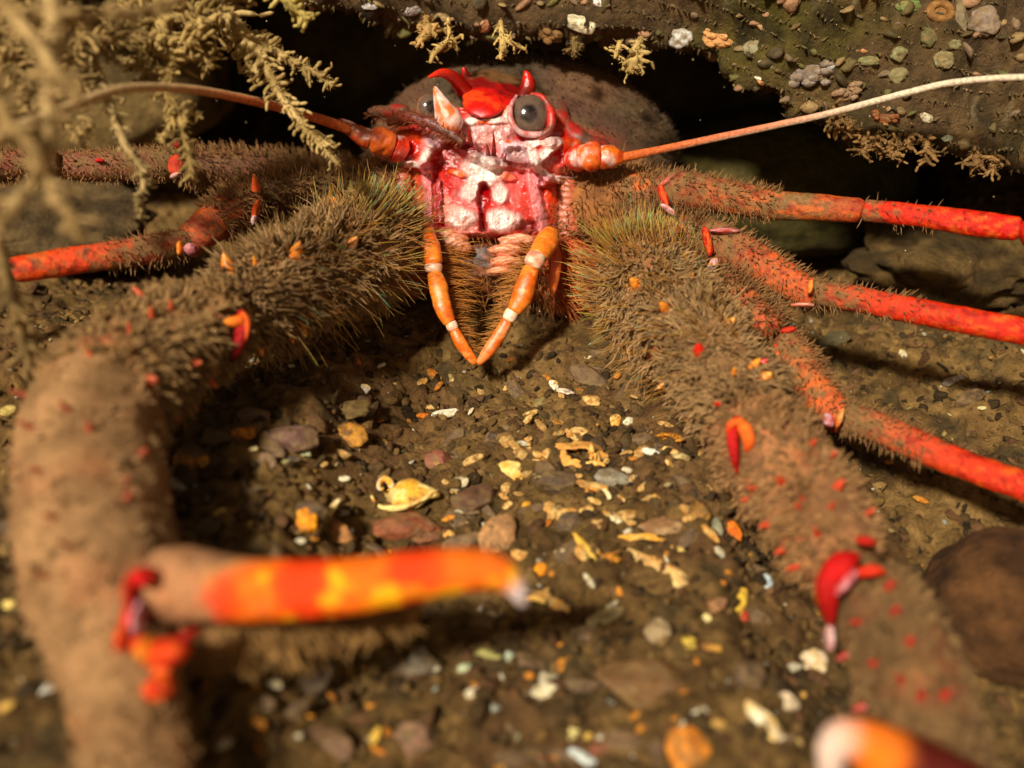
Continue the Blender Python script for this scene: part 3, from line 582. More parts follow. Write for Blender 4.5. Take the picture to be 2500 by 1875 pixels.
# ---------------- walking legs
def leg(rows, cols, name_seed, stub=400, L=(.08, .2), t_stub=(0, .6), k=26, amp=.06, flat=.8, mott=1.):
    clean = .45 if cols[-1][1] == REDL else 0.
    """cols: list of (t, rgb) stops"""
    rows = [(a, b, c_, r*.8) for a, b, c_, r in rows]; ts = [a for a, _ in cols]; cs = np.array([lin(b) for _, b in cols])
    def cf(t, th, X):
        tt = np.clip(t+.05*fbm(X*3, 3, 150+name_seed), 0, 1); c = np.stack([np.interp(tt, ts, cs[:, q]) for q in range(3)], -1)
        c = mixc(c, lin([120, 90, 50]), sm(fbm(X*7, 5, 151+name_seed)+.3-clean*sm(tt, .0, .35)-.62*tt, -.15, .2)*.9)
        c = mixc(c, lin([128, 12, 6]), sm(fbm(X*np.array([5, 12, 12]), 4, 153+name_seed), .1, .3)*.7*mott)
        c = mixc(c, lin([226, 100, 28]), sm(fbm(X*np.array([5., 12, 12])+3, 4, 155+name_seed), .0, .3)*.65*mott*sm(tt, .2, .7))
        return c, .1+(.8 if clean else .45)*sm(tt, .1 if clean else .45, .5 if clean else .8)
    tb = Tube(rows, 90, k, amp, 2.2, flat=flat, cap=(.6, .5), seed=name_seed); tb.add(body, cf)
    if stub:
        b, n, T, t, th = tb.sample(stub, *t_stub)
        hairs(hair, b-n*.02, n+T*.4+rng.normal(size=n.shape)*.3, rng.uniform(*L, stub), .014, rng.normal(size=b.shape)*.12, lin([112, 78, 42]), lin([158, 112, 64]), 0, K=2)
    return tb
BRN, TAN, RSO, REDL = (108, 78, 44), (128, 94, 54), (170, 64, 26), (204, 22, 6)
# right front leg
leg([(1590, 470, 18.6, 46), (1650, 462, 18.3, 58), (1760, 478, 18.1, 52), (1900, 500, 17.9, 44), (2080, 512, 17.6, 38), (2110, 516, 17.55, 36)], [(0, TAN), (.3, (170, 86, 42)), (.7, TAN), (1, RSO)], 1, 900)
leg([(2100, 513, 17.6, 33), (2240, 526, 17.2, 35), (2380, 546, 16.9, 40), (2496, 560, 16.6, 37)], [(0, (206, 44, 12)), (1, REDL)], 2, 60, t_stub=(0, .5), amp=.03)
Tube([(2480, 556, 16.6, 40), (2500, 560, 16.5, 42), (2560, 568, 16.4, 36), (2800, 600, 16, 32), (3200, 680, 15.4, 12)], 20, 20, .03).add(body, lin([190, 20, 8]), .8)
lump(1620, 480, 18.0, 12, 40, .12, (216, 40, 16), (236, 100, 30), 18, seed=31); lump(1632, 512, 17.9, 26, 9, .1, (236, 180, 180), (226, 120, 100), -38, seed=32); lump(1632, 440, 18.0, 28, 10, .1, (186, 90, 70), (206, 110, 90), 34, seed=33)
# upper arm parts of the legs running back to the body
leg([(1440, 480, 19.4, 90), (1530, 470, 19.0, 70), (1620, 470, 18.5, 56)], [(0, (140, 84, 44)), (1, TAN)], 3, 900, (.12, .3), (0, 1))
leg([(1500, 560, 19.0, 90), (1600, 560, 18.6, 70), (1720, 575, 18.1, 58)], [(0, TAN), (1, BRN)], 4, 1500, (.15, .35), (0, 1))
# right second leg
leg([(1700, 575, 18.1, 50), (1750, 590, 17.9, 62), (1860, 650, 17.5, 58), (1975, 716, 17.1, 46), (2000, 728, 17.0, 38)], [(0, TAN), (.6, (170, 84, 44)), (1, (196, 80, 36))], 5, 800, t_stub=(0, 1))
leg([(1970, 708, 17.1, 42), (2100, 732, 16.8, 40), (2300, 772, 16.3, 40), (2510, 812, 15.8, 42), (2700, 850, 15.3, 40)], [(0, TAN), (.12, (180, 74, 34)), (.3, (206, 48, 14)), (1, REDL)], 6, 200, t_stub=(0, .4))
lump(1727, 590, 17.4, 12, 44, .12, (210, 24, 10), (240, 100, 26), 12, seed=34); lump(1740, 645, 17.2, 12, 22, .1, (250, 140, 60), (206, 180, 200), -32, seed=35); lump(1770, 564, 17.4, 42, 9, .1, (200, 60, 40), (214, 150, 150), -2, seed=36)
lump(1978, 700, 16.6, 8, 20, .09, (250, 130, 40), (252, 160, 70), -8, seed=37); lump(1958, 744, 16.6, 34, 7, .08, (220, 90, 40), (240, 190, 170), 0, seed=38)
# right third leg
leg([(1740, 680, 17.8, 70), (1820, 750, 17.3, 62), (1900, 812, 16.9, 52)], [(0, BRN), (1, (176, 76, 40))], 7, 1300, (.15, .32), (0, 1))
leg([(1895, 830, 16.8, 56), (1930, 860, 16.6, 62), (1990, 950, 16.2, 56), (2050, 1020, 15.9, 48), (2070, 1040, 15.8, 36)], [(0, TAN), (.6, (184, 92, 40)), (1, (206, 84, 34))], 8, 800, t_stub=(0, .9))
leg([(2050, 1012, 15.8, 46), (2160, 1052, 15.5, 48), (2330, 1126, 15.0, 46), (2520, 1196, 14.4, 46), (2700, 1270, 13.9, 44)], [(0, TAN), (.2, (176, 84, 42)), (.42, (206, 54, 18)), (1, REDL)], 9, 350, t_stub=(0, .35))
lump(1896, 872, 16.2, 11, 40, .1, (214, 26, 10), (250, 110, 30), 4, seed=39); lump(1900, 898, 16.15, 9, 16, .08, (250, 200, 190), (190, 160, 190), 0, seed=40); lump(1924, 806, 16.4, 24, 10, .1, (206, 30, 20), (230, 60, 30), 14, seed=41)
lump(2050, 1020, 15.3, 8, 30, .09, (250, 120, 30), (252, 190, 110), -18, seed=42); lump(2022, 1026, 15.4, 16, 22, .1, (200, 80, 70), (226, 170, 180), 30, seed=43)
leg([(2690, 848, 15.3, 38), (3300, 980, 14.2, 32), (3700, 1100, 13.6, 14)], [(0, REDL), (1, REDL)], 17, 60); leg([(2690, 1266, 13.9, 40), (3200, 1500, 13.0, 34), (3500, 1650, 12.6, 14)], [(0, REDL), (1, REDL)], 18, 60)
# left second leg with the red tip
LL = leg([(900, 470, 19.2, 60), (760, 462, 18.6, 62), (640, 478, 18.0, 58), (600, 492, 17.8, 50)], [(0, (84, 60, 34)), (1, (112, 80, 46))], 10, 1700, (.15, .34), (0, 1), mott=.15)
leg([(640, 480, 17.9, 60), (590, 500, 17.6, 66), (520, 545, 17.1, 58), (460, 592, 16.8, 48), (440, 606, 16.7, 36)], [(0, (116, 82, 46)), (.5, (160, 88, 52)), (1, (186, 76, 40))], 11, 900, (.1, .24), (0, .6))
leg([(470, 588, 16.8, 40), (400, 602, 16.5, 44), (280, 622, 16.1, 43), (150, 640, 15.7, 43), (60, 656, 15.4, 40), (22, 664, 15.3, 36)], [(0, (150, 84, 48)), (.45, (176, 74, 36)), (.6, (222, 66, 20)), (.85, (240, 76, 14)), (1, (200, 8, 4))], 12, 260, t_stub=(0, .5))
leg([(28, 664, 15.3, 38), (-60, 690, 15.0, 38), (-200, 740, 14.5, 30)], [(0, (190, 10, 6)), (1, REDL)], 13, 0)
lump(624, 516, 17.0, 9, 36, .1, (230, 50, 12), (250, 110, 30), -14, seed=44); lump(620, 536, 16.95, 8, 16, .08, (210, 170, 200), (240, 180, 120), -14, seed=45); spine(cones, [(625, 460, 17.3, 12), (620, 424, 17.0, 3)], (220, 90, 44), (226, 110, 60))
lump(440, 606, 16.2, 10, 22, .1, (252, 150, 40), (250, 120, 20), 0, seed=46); lump(466, 608, 16.2, 18, 18, .12, (190, 90, 100), (216, 150, 150), 0, .8, seed=47)
# left front dusky leg behind
leg([(880, 440, 20.6, 60), (700, 420, 20.0, 58), (540, 408, 19.4, 56), (440, 410, 19.0, 54)], [(0, (80, 56, 34)), (1, (116, 74, 48))], 14, 1500, (.12, .26), (0, 1), mott=.1)
leg([(450, 400, 19.0, 52), (380, 398, 18.7, 50), (260, 404, 18.4, 48), (160, 404, 18.2, 42), (140, 400, 18.1, 30)], [(0, (112, 72, 46)), (1, (128, 76, 50))], 15, 900, (.06, .14), (0, 1), mott=.15)
leg([(150, 400, 18.1, 42), (40, 400, 17.8, 44), (-120, 420, 17.3, 40)], [(0, (124, 72, 48)), (1, (130, 70, 46))], 16, 300, mott=.15)
lump(430, 405, 18.2, 22, 32, .12, (206, 70, 30), (190, 44, 20), 0, seed=48); lump(430, 428, 18.1, 18, 8, .1, (250, 150, 60), (206, 170, 190), 20, seed=49); lump(434, 352, 18.4, 10, 14, .1, (170, 24, 20), (190, 30, 20), 0, seed=50); lump(243, 392, 17.95, 14, 5, .06, (220, 14, 10), (220, 14, 10), 0, seed=51)

# assemble: the face sheet and its pieces go into the same body mesh
ob = body.build('body', M_shell, lob)
of = face.build('face', M_face, lob); of['label'] = 'scarlet and white face with spiny rostrum and ribbed cheeks'
oh = hair.build('bristle_coat', M_hair, lob); oh['kind'] = 'stuff'
oc = cones.build('leg_spine', M_face, lob)
for m1 in cone_list: m1.build('arm_spine', M_face, lob)
om = maxL.build('mouth_leg', M_face, lob); om = maxR.build('mouth_leg', M_face, lob)
# mouth hair
mh = MB(); n = 330
for tbrows, sgn in (([(1070, 600, 18.2, 16), (1085, 700, 17.8, 16), (1110, 790, 17.5, 14), (1145, 860, 17.5, 10)], 1), ([(1320, 600, 18.2, 16), (1285, 700, 17.8, 16), (1240, 790, 17.5, 14), (1185, 860, 17.5, 10)], -1)):
    tb = Tube(tbrows, 40, 12, 0); b, nn, T, t, th = tb.sample(n)
    hairs(mh, b+FW*.1, np.array([sgn*1., .15, .1])+rng.normal(size=b.shape)*.22+FW*.3, (1-t*.75)*rng.uniform(.4, .95, n), .008, np.array([0, 0, -.25])+rng.normal(size=b.shape)*.1, lin([150, 84, 26]), lin([220, 150, 70]), .5, K=4)
v, f = ICO[4]; p = P(1180, 650, 19.1)+v*np.array([R(130, 18.9), .5, R(90, 18.9)]); k = rng.integers(0, len(p), 420)
hairs(mh, p[k], v[k]*.5+np.array([0, -.7, -.5])+rng.normal(size=(420, 3))*.4, rng.uniform(.15, .45, 420), .009, rng.normal(size=(420, 3))*.15, lin([120, 68, 24]), lin([206, 136, 62]), .4, K=3)
p = P(1375, 660, 19.0)+v*np.array([R(70, 19), .4, R(90, 19)]); k = rng.integers(0, len(p), 500)
hairs(mh, p[k], np.array([.8, -.4, -.7])+rng.normal(size=(500, 3))*.35, rng.uniform(.3, .6, 500), .01, rng.normal(size=(500, 3))*.1, lin([200, 70, 20]), lin([240, 140, 70]), .5, K=3)
o = mh.build('mouth_hair', M_hair, lob); o['kind'] = 'stuff'
# carapace fuzz
cf = MB(); v, f = ICO[6]; k = rng.integers(0, len(v), 6000); k = k[(v[k, 2] > -.4)]
p = cc+v[k]*np.array([3.55, 2.55, 2.67])+np.array([0, 0, 0])-np.stack([0*k, 0*k, .1*np.abs(v[k, 0])**2], -1)
hairs(cf, p-v[k]*.05, v[k]+np.array([0, -.8, 0])+rng.normal(size=p.shape)*.3, rng.uniform(.08, .22, len(k)), .012, rng.normal(size=p.shape)*.1, lin([84, 62, 42]), lin([124, 96, 68]), 0, K=2)
o = cf.build('carapace_fuzz', M_hair, lob); o['kind'] = 'stuff'
# rusty fuzz round the face and over the cheeks
fz = MB(); idx = rng.integers(0, nv*nu, 5000); p = FX.reshape(-1, 3)[idx]; ss = np.abs(S.ravel()[idx]); _a = Tube([(900, 280, 19.2, 12), (985, 284, 18.5, 13), (1040, 300, 18.25, 15), (1095, 325, 18.2, 12), (1135, 352, 18.2, 7)], 50, 12, 0); b_, n_, T_, t_, th_ = _a.sample(380)
hairs(fz, b_, n_-T_*.4+rng.normal(size=b_.shape)*.4, rng.uniform(.04, .13, 380), .010, rng.normal(size=b_.shape)*.3, lin([110, 50, 24]), lin([170, 96, 50]), .1, K=3)
k = rng.random(5000) < .9*sm(ss, .62, .95); p = p[k]
hairs(fz, p+FW*.02, -FW*.6+np.array([0, 0, -.5])+rng.normal(size=p.shape)*.5, rng.uniform(.06, .2, len(p)), .010, rng.normal(size=p.shape)*.2, lin([150, 60, 26]), lin([206, 120, 70]), .2, K=3)
v, f = ICO[5]
for (u, vv_, d, ru, rv, rd) in ((1470, 520, 20.05, 177, 132, 1.35), (950, 510, 19.95, 122, 112, 1.25), (1330, 640, 19.5, 112, 112, .95)):
    k = rng.integers(0, len(v), 2200); A_ = np.array([RT, FW, UP]); p = P(u, vv_, d)+(v[k]*np.array([R(ru, d), rd, R(rv, d)]))@A_
    hairs(fz, p, v[k]@A_+np.array([0, -.5, -.3])+rng.normal(size=p.shape)*.4, rng.uniform(.1, .3, len(p)), .016, rng.normal(size=p.shape)*.2, lin([120, 78, 40]), lin([168, 114, 62]), .1, K=3)
o = fz.build('face_fuzz', M_hair, lob); o['kind'] = 'stuff'
# eyes
def eye(u, v, d, r, tiltx, stalk_rows, col_st):
    ctr = P(u, v, d); mb = MB(); vv, f = ICO[5]
    look = norm(-FW+RT*tiltx[0]+UP*tiltx[1]); ca = vv@look
    c = mixc(lin([96, 76, 62]), lin([22, 15, 15]), sm(ca+.05*fbm(vv*4, 3, 1), .85, .95)); c = mixc(lin([150, 96, 62]), c, sm(ca, .15, .5)); c = mixc(c, lin([70, 54, 50]), sm(fbm(vv*3, 3, 2), 0, .3)*.5)
    q_ = vv-np.outer(vv@FW, FW)*.35; q_ = q_+np.outer(q_@UP, UP)*.08; mb.add(q_*R(r, d), c, f3=f, gloss=.9); o = mb.build('eye', M_eye, lob, origin=None)
    o.parent = None; o.location = ctr; o.parent = lob; o.matrix_parent_inverse = lob.matrix_world.inverted()
    bpy.context.view_layer.update()
    st = MB(); Tube(stalk_rows, 30, 22, .08, 3, cap=(.3, .4)).add(st, lambda t, th, X: mixc(lin(col_st[0]), lin(col_st[1]), sm(fbm(X*3.5, 3, 170)+(.3*np.sin(th*2)), -.1, .35)), .7)
    s_ = st.build('eye_stalk', M_face, o)
    return o
bpy.context.view_layer.update()
eR = eye(1292, 283, 18.72, 48, (-.05, -.02), [(1228, 306, 18.9, 36), (1248, 294, 18.9, 40), (1268, 288, 19.0, 44)], ((236, 190, 190), (226, 130, 90)))
eL = eye(1046, 262, 18.8, 30, (.3, -.1), [(1116, 312, 18.45, 22), (1098, 296, 18.3, 34), (1080, 258, 18.2, 22), (1060, 210, 18.15, 4)], ((240, 196, 184), (222, 112, 50)))
# antennae
def antenna(rows, c0, c1, n=160):
    mb = MB(); Tube(rows, n, 12, .06, 6).add(mb, lambda t, th, X: mixc(mixc(lin(c0), lin(c1), sm(t, .02, .35)), lin([200, 90, 34]), (np.sin(th+.4) < -.2)*(1-sm(t, .3, .6))*.8)*(1+.10*np.sin(t*520)[..., None]), .35)
    return mb.build('antenna', M_shell, lob)
antenna([(1512, 386, 18.3, 13), (1600, 368, 18.2, 10), (1803, 325, 17.9, 9), (2007, 281, 17.4, 8.5), (2210, 228, 16.8, 8.5), (2332, 201, 16.4, 8.5), (2500, 189, 15.8, 8.5), (2700, 200, 15, 8)], (190, 96, 34), (216, 198, 170))
antenna([(860, 318, 18.2, 14), (800, 297, 17.8, 13), (692, 264, 16.8, 12), (529, 228, 15.4, 11), (407, 214, 14.4, 11), (285, 220, 13.4, 12), (163, 264, 12.5, 12), (41, 312, 11.7, 13), (-80, 400, 11, 12)], (150, 92, 48), (196, 160, 112))

# ------------------------------------------------------------------ seaweeds (hydroids)
def weed_mesh(branches, d, knob=.5, c1=(150, 120, 66), c2=(196, 164, 100), dens=1., kr=1.):
    mb = MB()
    for rows in branches:
        rr = [(a[0], a[1], (a[2] if len(a) > 3 else d), a[-1]) for a in rows]
        tb = Tube(rr, max(16, 10*len(rr)), 10, .35, 2.6, cap=(.5, .5), seed=int(rows[0][0]) & 63)
        cfn = lambda t, th, X: mixc(lin(c1), lin(c2), sm(fbm(X*3, 3, 180), -.3, .3)); tb.add(mb, cfn)
        n = int(tb.L*20*dens*knob*2)
        for _ in range(n):
            i = rng.integers(1, tb.n-1); p = tb.p[i]; r = tb.r[i]; dr = norm(tb.U[i]*rng.normal()+tb.V[i]*rng.normal()*.7+tb.T[i]*.5)
            L = r*rng.uniform(1.3, 3.6)*kr+.05; e = p+dr*L; m_ = p+dr*L*.5+norm(rng.normal(size=3))*L*.15
            Tube(np.array([list(p)+[r*.45], list(m_)+[r*.34+.01], list(e)+[r*rng.uniform(.2, .5)+.01]]), 6, 6, .6, 5, world=True, cap=(0, .9)).add(mb, cfn)
            if rng.random() < .55:
                e2 = e+norm(dr+rng.normal(size=3)*.8)*L*.5
                Tube(np.array([list(e)+[r*.22+.01], list(e2)+[r*.2+.012]]), 5, 6, .6, 5, world=True, cap=(0, .9)).add(mb, cfn)
        m = int(tb.L*110*dens); b_, n_, T_, t_, th_ = tb.sample(m)
        hairs(mb, b_, n_+rng.normal(size=b_.shape)*.5, rng.uniform(.02, .08, m)*kr+.015, .013, rng.normal(size=b_.shape)*.4, lin(c1), lin(c2), 0, K=2)
    return mb
def weed(name, branches, d, label, cat='seaweed', group=None, **k):
    o = weed_mesh(branches, d, **k).build(name, M_weed); return tag(o, label, cat, group)
weed('seaweed', [[(-60, -60, 10.4, 20), (81, 94, 10.4, 15), (134, 175, 10.4, 14), (200, 245, 10.4, 11)],
                 [(122, -80, 10.6, 22), (134, 81, 10.6, 20), (126, 183, 10.6, 18), (118, 285, 10.5, 17), (114, 400, 10.4, 17), (134, 488, 10.4, 15), (175, 530, 10.4, 13), (190, 590, 10.4, 8)],
                 [(-60, 180, 10.0, 22), (0, 262, 10.0, 20), (40, 325, 10.1, 19), (85, 372, 10.2, 20), (110, 420, 10.4, 20)],
                 [(134, 60, 10.6, 12), (244, 37, 11.2, 11), (366, 24, 11.8, 11), (470, -20, 12.4, 10)],
                 [(60, 470, 10.2, 18), (20, 520, 10.0, 16), (-40, 600, 9.8, 16)]], 12,
     'tan knobbly seaweed out of focus at the far left, nearest the lens', c1=(150, 120, 74), c2=(188, 156, 104), dens=.6)
weed('seaweed', [[(-40, 20, 14, 16), (60, 20, 14, 16), (180, -10, 14, 14)], [(30, 20, 14, 12), (10, 110, 14, 12), (60, 190, 14, 11), (50, 270, 14, 9)], [(180, 0, 14.2, 12), (200, 90, 14.2, 12), (175, 170, 14.2, 12), (215, 235, 14.2, 9)], [(200, 90, 14.2, 12), (270, 90, 14.4, 12), (330, 60, 14.6, 12)],
                 [(230, 300, 14.2, 9), (190, 330, 14.2, 9), (160, 300, 14.2, 9)], [(60, 190, 14, 10), (100, 250, 14, 10), (75, 330, 14, 10), (95, 420, 14, 8)]], 14, 'tangled brown seaweed thicket behind the nearest blurred stems at top left', c1=(118, 94, 54), c2=(160, 130, 80), dens=1.5, kr=1.3)
weed('seaweed', [[(300, -40, 15.6, 16), (300, 40, 15.5, 14), (260, 60, 15.5, 10)], [(300, 20, 15.5, 14), (380, 20, 15.5, 18), (450, 40, 15.5, 18), (520, 20, 15.6, 14), (580, -20, 15.6, 12)], [(380, 20, 15.5, 14), (385, 110, 15.4, 16), (360, 170, 15.4, 12), (390, 205, 15.3, 8)], [(480, 40, 15.5, 14), (480, 110, 15.5, 12), (520, 170, 15.6, 8)]], 15.5, 'dense tan seaweed clump hanging along the top edge left of the long feathery frond', c1=(126, 102, 56), c2=(172, 142, 86), dens=1.8, kr=1.3)
weed('seaweed', [[(-10, 560, 12.2, 12), (15, 680, 12.3, 15), (40, 760, 12.6, 16), (62, 850, 12.9, 14), (92, 950, 13.2, 9)]], 12.5, 'drooping blurred tan frond below the red leg tip at the left edge', c1=(112, 90, 54), c2=(150, 122, 76), dens=.6)
weed('seaweed', [[(480, -60, 16.4, 18), (520, 0, 16.4, 20), (570, 53, 16.3, 18), (630, 122, 16.2, 15), (659, 183, 16.1, 12), (692, 244, 16, 10), (753, 321, 15.9, 9), (793, 366, 15.9, 7), (832, 407, 15.8, 5)],
                 [(625, 95, 16.2, 14), (712, 150, 16.4, 10), (773, 179, 16.5, 8), (816, 212, 16.6, 7)], [(600, 110, 16.2, 12), (605, 150, 16.2, 9), (615, 180, 16.2, 8)], [(762, 330, 15.9, 6), (820, 362, 15.8, 3)]], 16,
     'long feathery tan seaweed frond slanting down towards the lobster face', c1=(150, 122, 70), c2=(192, 162, 104), dens=1.1)
weed('seaweed', [[(380, -60, 15.4, 16), (395, 60, 15.3, 16), (420, 140, 15.2, 12), (405, 224, 15.1, 10), (431, 264, 15, 9), (415, 309, 15, 7), (385, 350, 15, 4)], [(431, 264, 15, 8), (447, 317, 15, 8), (460, 374, 15, 7), (472, 438, 15, 6)],
                 [(400, 70, 15.3, 12), (350, 110, 15.3, 11), (340, 170, 15.3, 8)], [(410, 120, 15.3, 12), (470, 100, 15.3, 12), (500, 40, 15.3, 14)], [(447, 270, 15, 5), (490, 285, 14.9, 4)]], 15,
     'branching tan seaweed with a forked end hanging over the dusky left leg', c1=(132, 106, 58), c2=(176, 146, 88), dens=1.2)
weed('seaweed', [[(250, 200, 14.6, 10), (285, 301, 14.5, 10), (309, 358, 14.5, 9), (346, 411, 14.5, 8), (350, 456, 14.5, 7), (342, 508, 14.5, 5), (346, 540, 14.5, 2)], [(200, 90, 14.6, 10), (277, 138, 14.6, 8), (300, 150, 14.6, 6)], [(210, 80, 14.6, 9), (230, 150, 14.6, 10), (250, 200, 14.6, 10)]], 14.5,
     'thin pale seaweed strand trailing a tapering tip across the dusky left leg', c1=(140, 116, 72), c2=(178, 150, 100), dens=.9)
weed('seaweed', [[(660, -60, 15.6, 14), (700, 0, 15.6, 14), (735, 30, 15.6, 11), (753, 52, 15.6, 6)]], 15.6, 'short pale frond poking down at the top edge left of the ledge', c1=(150, 130, 66), c2=(196, 172, 96))
# tufts hanging from the ledge
def tuft(branches, d, label, **k): weed('hydroid', branches, d, label, 'hydroid', group='hydroids hanging from the ledge', **k)
tuft([[(1040, 40, 18.7, 9), (1045, 78, 18.5, 14), (1030, 98, 18.4, 8), (1014, 116, 18.4, 3)], [(1045, 78, 18.5, 11), (1068, 88, 18.5, 5)], [(1020, 60, 18.5, 8), (1040, 76, 18.5, 10)]], 18.5, 'star shaped tan hydroid hanging from the left end of the ledge', dens=.5, c1=(150, 116, 64), c2=(190, 150, 92))
tuft([[(1094, 40, 18.7, 4), (1096, 92, 18.5, 5), (1078, 112, 18.4, 7), (1058, 134, 18.4, 6), (1050, 156, 18.4, 4)], [(1096, 94, 18.5, 7), (1106, 100, 18.5, 9), (1117, 126, 18.5, 3)]], 18.5, 'forked drooping hydroid above the curved red spine', dens=.5)
tuft([[(1222, 50, 18.7, 6), (1226, 95, 18.5, 7), (1228, 122, 18.4, 10), (1221, 146, 18.4, 3)], [(1226, 96, 18.5, 5), (1255, 108, 18.4, 5), (1286, 122, 18.4, 4)]], 18.5, 'small hydroid with a side arm hanging over the middle of the shell', dens=.5)
tuft([[(1566, 92, 18.4, 8), (1552, 120, 18.2, 11), (1546, 150, 18.1, 13), (1540, 180, 18.1, 8)], [(1548, 140, 18.1, 5), (1520, 158, 18.1, 5)], [(1546, 150, 18.1, 5), (1570, 168, 18.1, 6)], [(1548, 130, 18.1, 5), (1568, 144, 18.1, 5)], [(1545, 160, 18.1, 5), (1528, 178, 18.1, 5)], [(1544, 160, 18.1, 5), (1560, 182, 18.1, 5)]], 18.1, 'fern shaped tan hydroid dangling over the right shoulder of the shell', dens=.6, c1=(158, 130, 76), c2=(196, 166, 104))
tuft([[(1514, 100, 18.5, 5), (1508, 124, 18.4, 6), (1500, 144, 18.4, 3)]], 18.4, 'tiny stubby hydroid left of the fern shaped one', dens=.5)
tuft([[(1400, 90, 18.7, 5), (1402, 120, 18.6, 7), (1406, 142, 18.6, 3)], [(1402, 110, 18.6, 4), (1418, 118, 18.6, 3)]], 18.6, 'dim wispy hydroid hanging above the right side of the shell', dens=.8, c1=(110, 88, 50), c2=(140, 112, 66))
for k, (u, v) in enumerate(((2070, 300), (2108, 330), (2140, 322), (2182, 340), (2220, 320), (2040, 275), (2260, 350), (2420, 385), (2380, 370))):
    h = rng.uniform(26, 50)
    weed('hydroid', [[(u, v-16, 18.1, 10), (u+4, v+h*.5, 17.95, 9), (u+rng.uniform(-8, 8), v+h, 17.9, 7)]], 18, 'crumbly brown hydroid clump fringing the right underside of the ledge', 'hydroid', 'hydroids fringing the right underside of the ledge', dens=1.6, c1=(104, 76, 42), c2=(140, 104, 60))

# ------------------------------------------------------------------ crusts on the ledge
def axes_for(n, rot):
    r = norm(RT-n*(RT@n)); u = np.cross(n, r); u = u if u@UP > 0 else -u
    a = math.radians(rot); return np.array([r*math.cos(a)+u*math.sin(a), -r*math.sin(a)+u*math.cos(a), n])
def flake_mb(mb, A, ctr, ru, rv, th, c1, c2, seed=0, jag=.28, dome=.35, gloss=.4, hole=0., elong=0.):
    """irregular domed shard, closed, with thickness; local x,y in A[0],A[1], normal A[2]"""
    na, nr = 36, 7; an = np.arange(na)/na*2*np.pi
    rad = 1+jag*fbm(np.stack([np.cos(an)*1.7+seed, np.sin(an)*1.7, an*0+seed*.37], -1), 4, 190)*1.6
    rs = np.linspace(hole, 1, nr); xs = np.outer(rs, rad*np.cos(an)); ys = np.outer(rs, rad*np.sin(an))
    if elong: ys = ys*(1-elong*sm(xs, -.2, 1)); 
    zt = dome*(1-(xs**2+ys**2))*min(ru, rv)+.12*min(ru, rv)*fbm(np.stack([xs*2.5+seed, ys*2.5, xs*0], -1), 3, 191)
    top = np.stack([xs*ru, ys*rv, zt], -1); bot = top.copy(); bot[..., 2] -= th
    V = np.concatenate([top.reshape(-1, 3), bot.reshape(-1, 3)]); m = na*nr; F = []
    i = np.arange(nr-1)[:, None]*na; j = np.arange(na)[None]; j2 = (j+1) % na
    Ft = np.stack([i+j, i+na+j, i+na+j2, i+j2], -1).reshape(-1, 4); Fb = Ft[:, ::-1]+m
    jj = np.arange(na); k2 = (jj+1) % na; o = (nr-1)*na
    Fr = np.stack([o+jj, o+m+jj, o+m+k2, o+k2], -1)
    Fi = np.stack([jj, k2, m+k2, m+jj], -1)
    c = mixc(lin(c1), lin(c2), sm(fbm(V/max(ru, rv)*2.6+seed, 4, 192), -.22, .25))
    c = mixc(c, lin([84, 62, 34]), sm(fbm(V/max(ru, rv)*3.3+seed+5, 4, 193), .12, .4)*.7)
    mb.add(V@A+ctr, c, f4=np.concatenate([Ft, Fb, Fr, Fi]), gloss=gloss)
def crust(name, u, v, w_, h_, c1, c2, label, cat, rot=0, style='pebble', group=None, gloss=.3):
    p, n = ledge_hit(u, v)
    if p is None: return
    d = (p-CAM)@FW; A = axes_for(norm(n+.8*-FW), rot); mb = MB(); s_ = u*.37+v
    if style == 'flake': flake_mb(mb, A, 0, R(w_/2, d), R(h_/2, d), .06, c1, c2, s_, gloss=gloss)
    elif style == 'ring':
        r1 = R(w_/2.6, d); th = np.linspace(0, 2*np.pi, 14); rows = np.stack([np.cos(th)*r1, np.sin(th)*r1*h_/w_, th*0], -1)@A
        Tube(np.hstack([rows, np.full((14, 1), r1*.42)]), 48, 12, .2, 3, world=True, cap=(0, 0)).add(mb, lambda t, th, X: mixc(lin(c1), lin(c2), sm(fbm(X*6, 3, 7), -.2, .2)), gloss)
        blob(mb, -A[2]*.05, A, (r1, r1*h_/w_, .06), lin(c2)*.6, lin(c2)*.8, 3, .1, 2, 1)
    else: blob(mb, 0, A, (R(w_/2, d), R(h_/2, d), min(R(w_/2, d), R(h_/2, d))*.6), lin(c1)*.7, lin(c2)*.7, 4, .45, 1.6, s_, gloss*.5, 3, silt=.8)
    if style == 'cluster':
        for q in range(9):
            of_ = A[0]*R(rng.uniform(-.5, .5)*w_, d)+A[1]*R(rng.uniform(-.5, .5)*h_, d)+A[2]*.08; rr = R(rng.uniform(.12, .26)*h_, d)
            blob(mb, of_, A, (rr*1.5, rr, rr), lin(c1)*.85, lin(c2)*.85, 3, .4, 2, s_+q, gloss*.5, 3, silt=.6)
    tag(mb.build(name, M_peb, origin=p+A[2]*.02), label, cat, group)
W1, W2 = (226, 214, 200), (188, 170, 150)
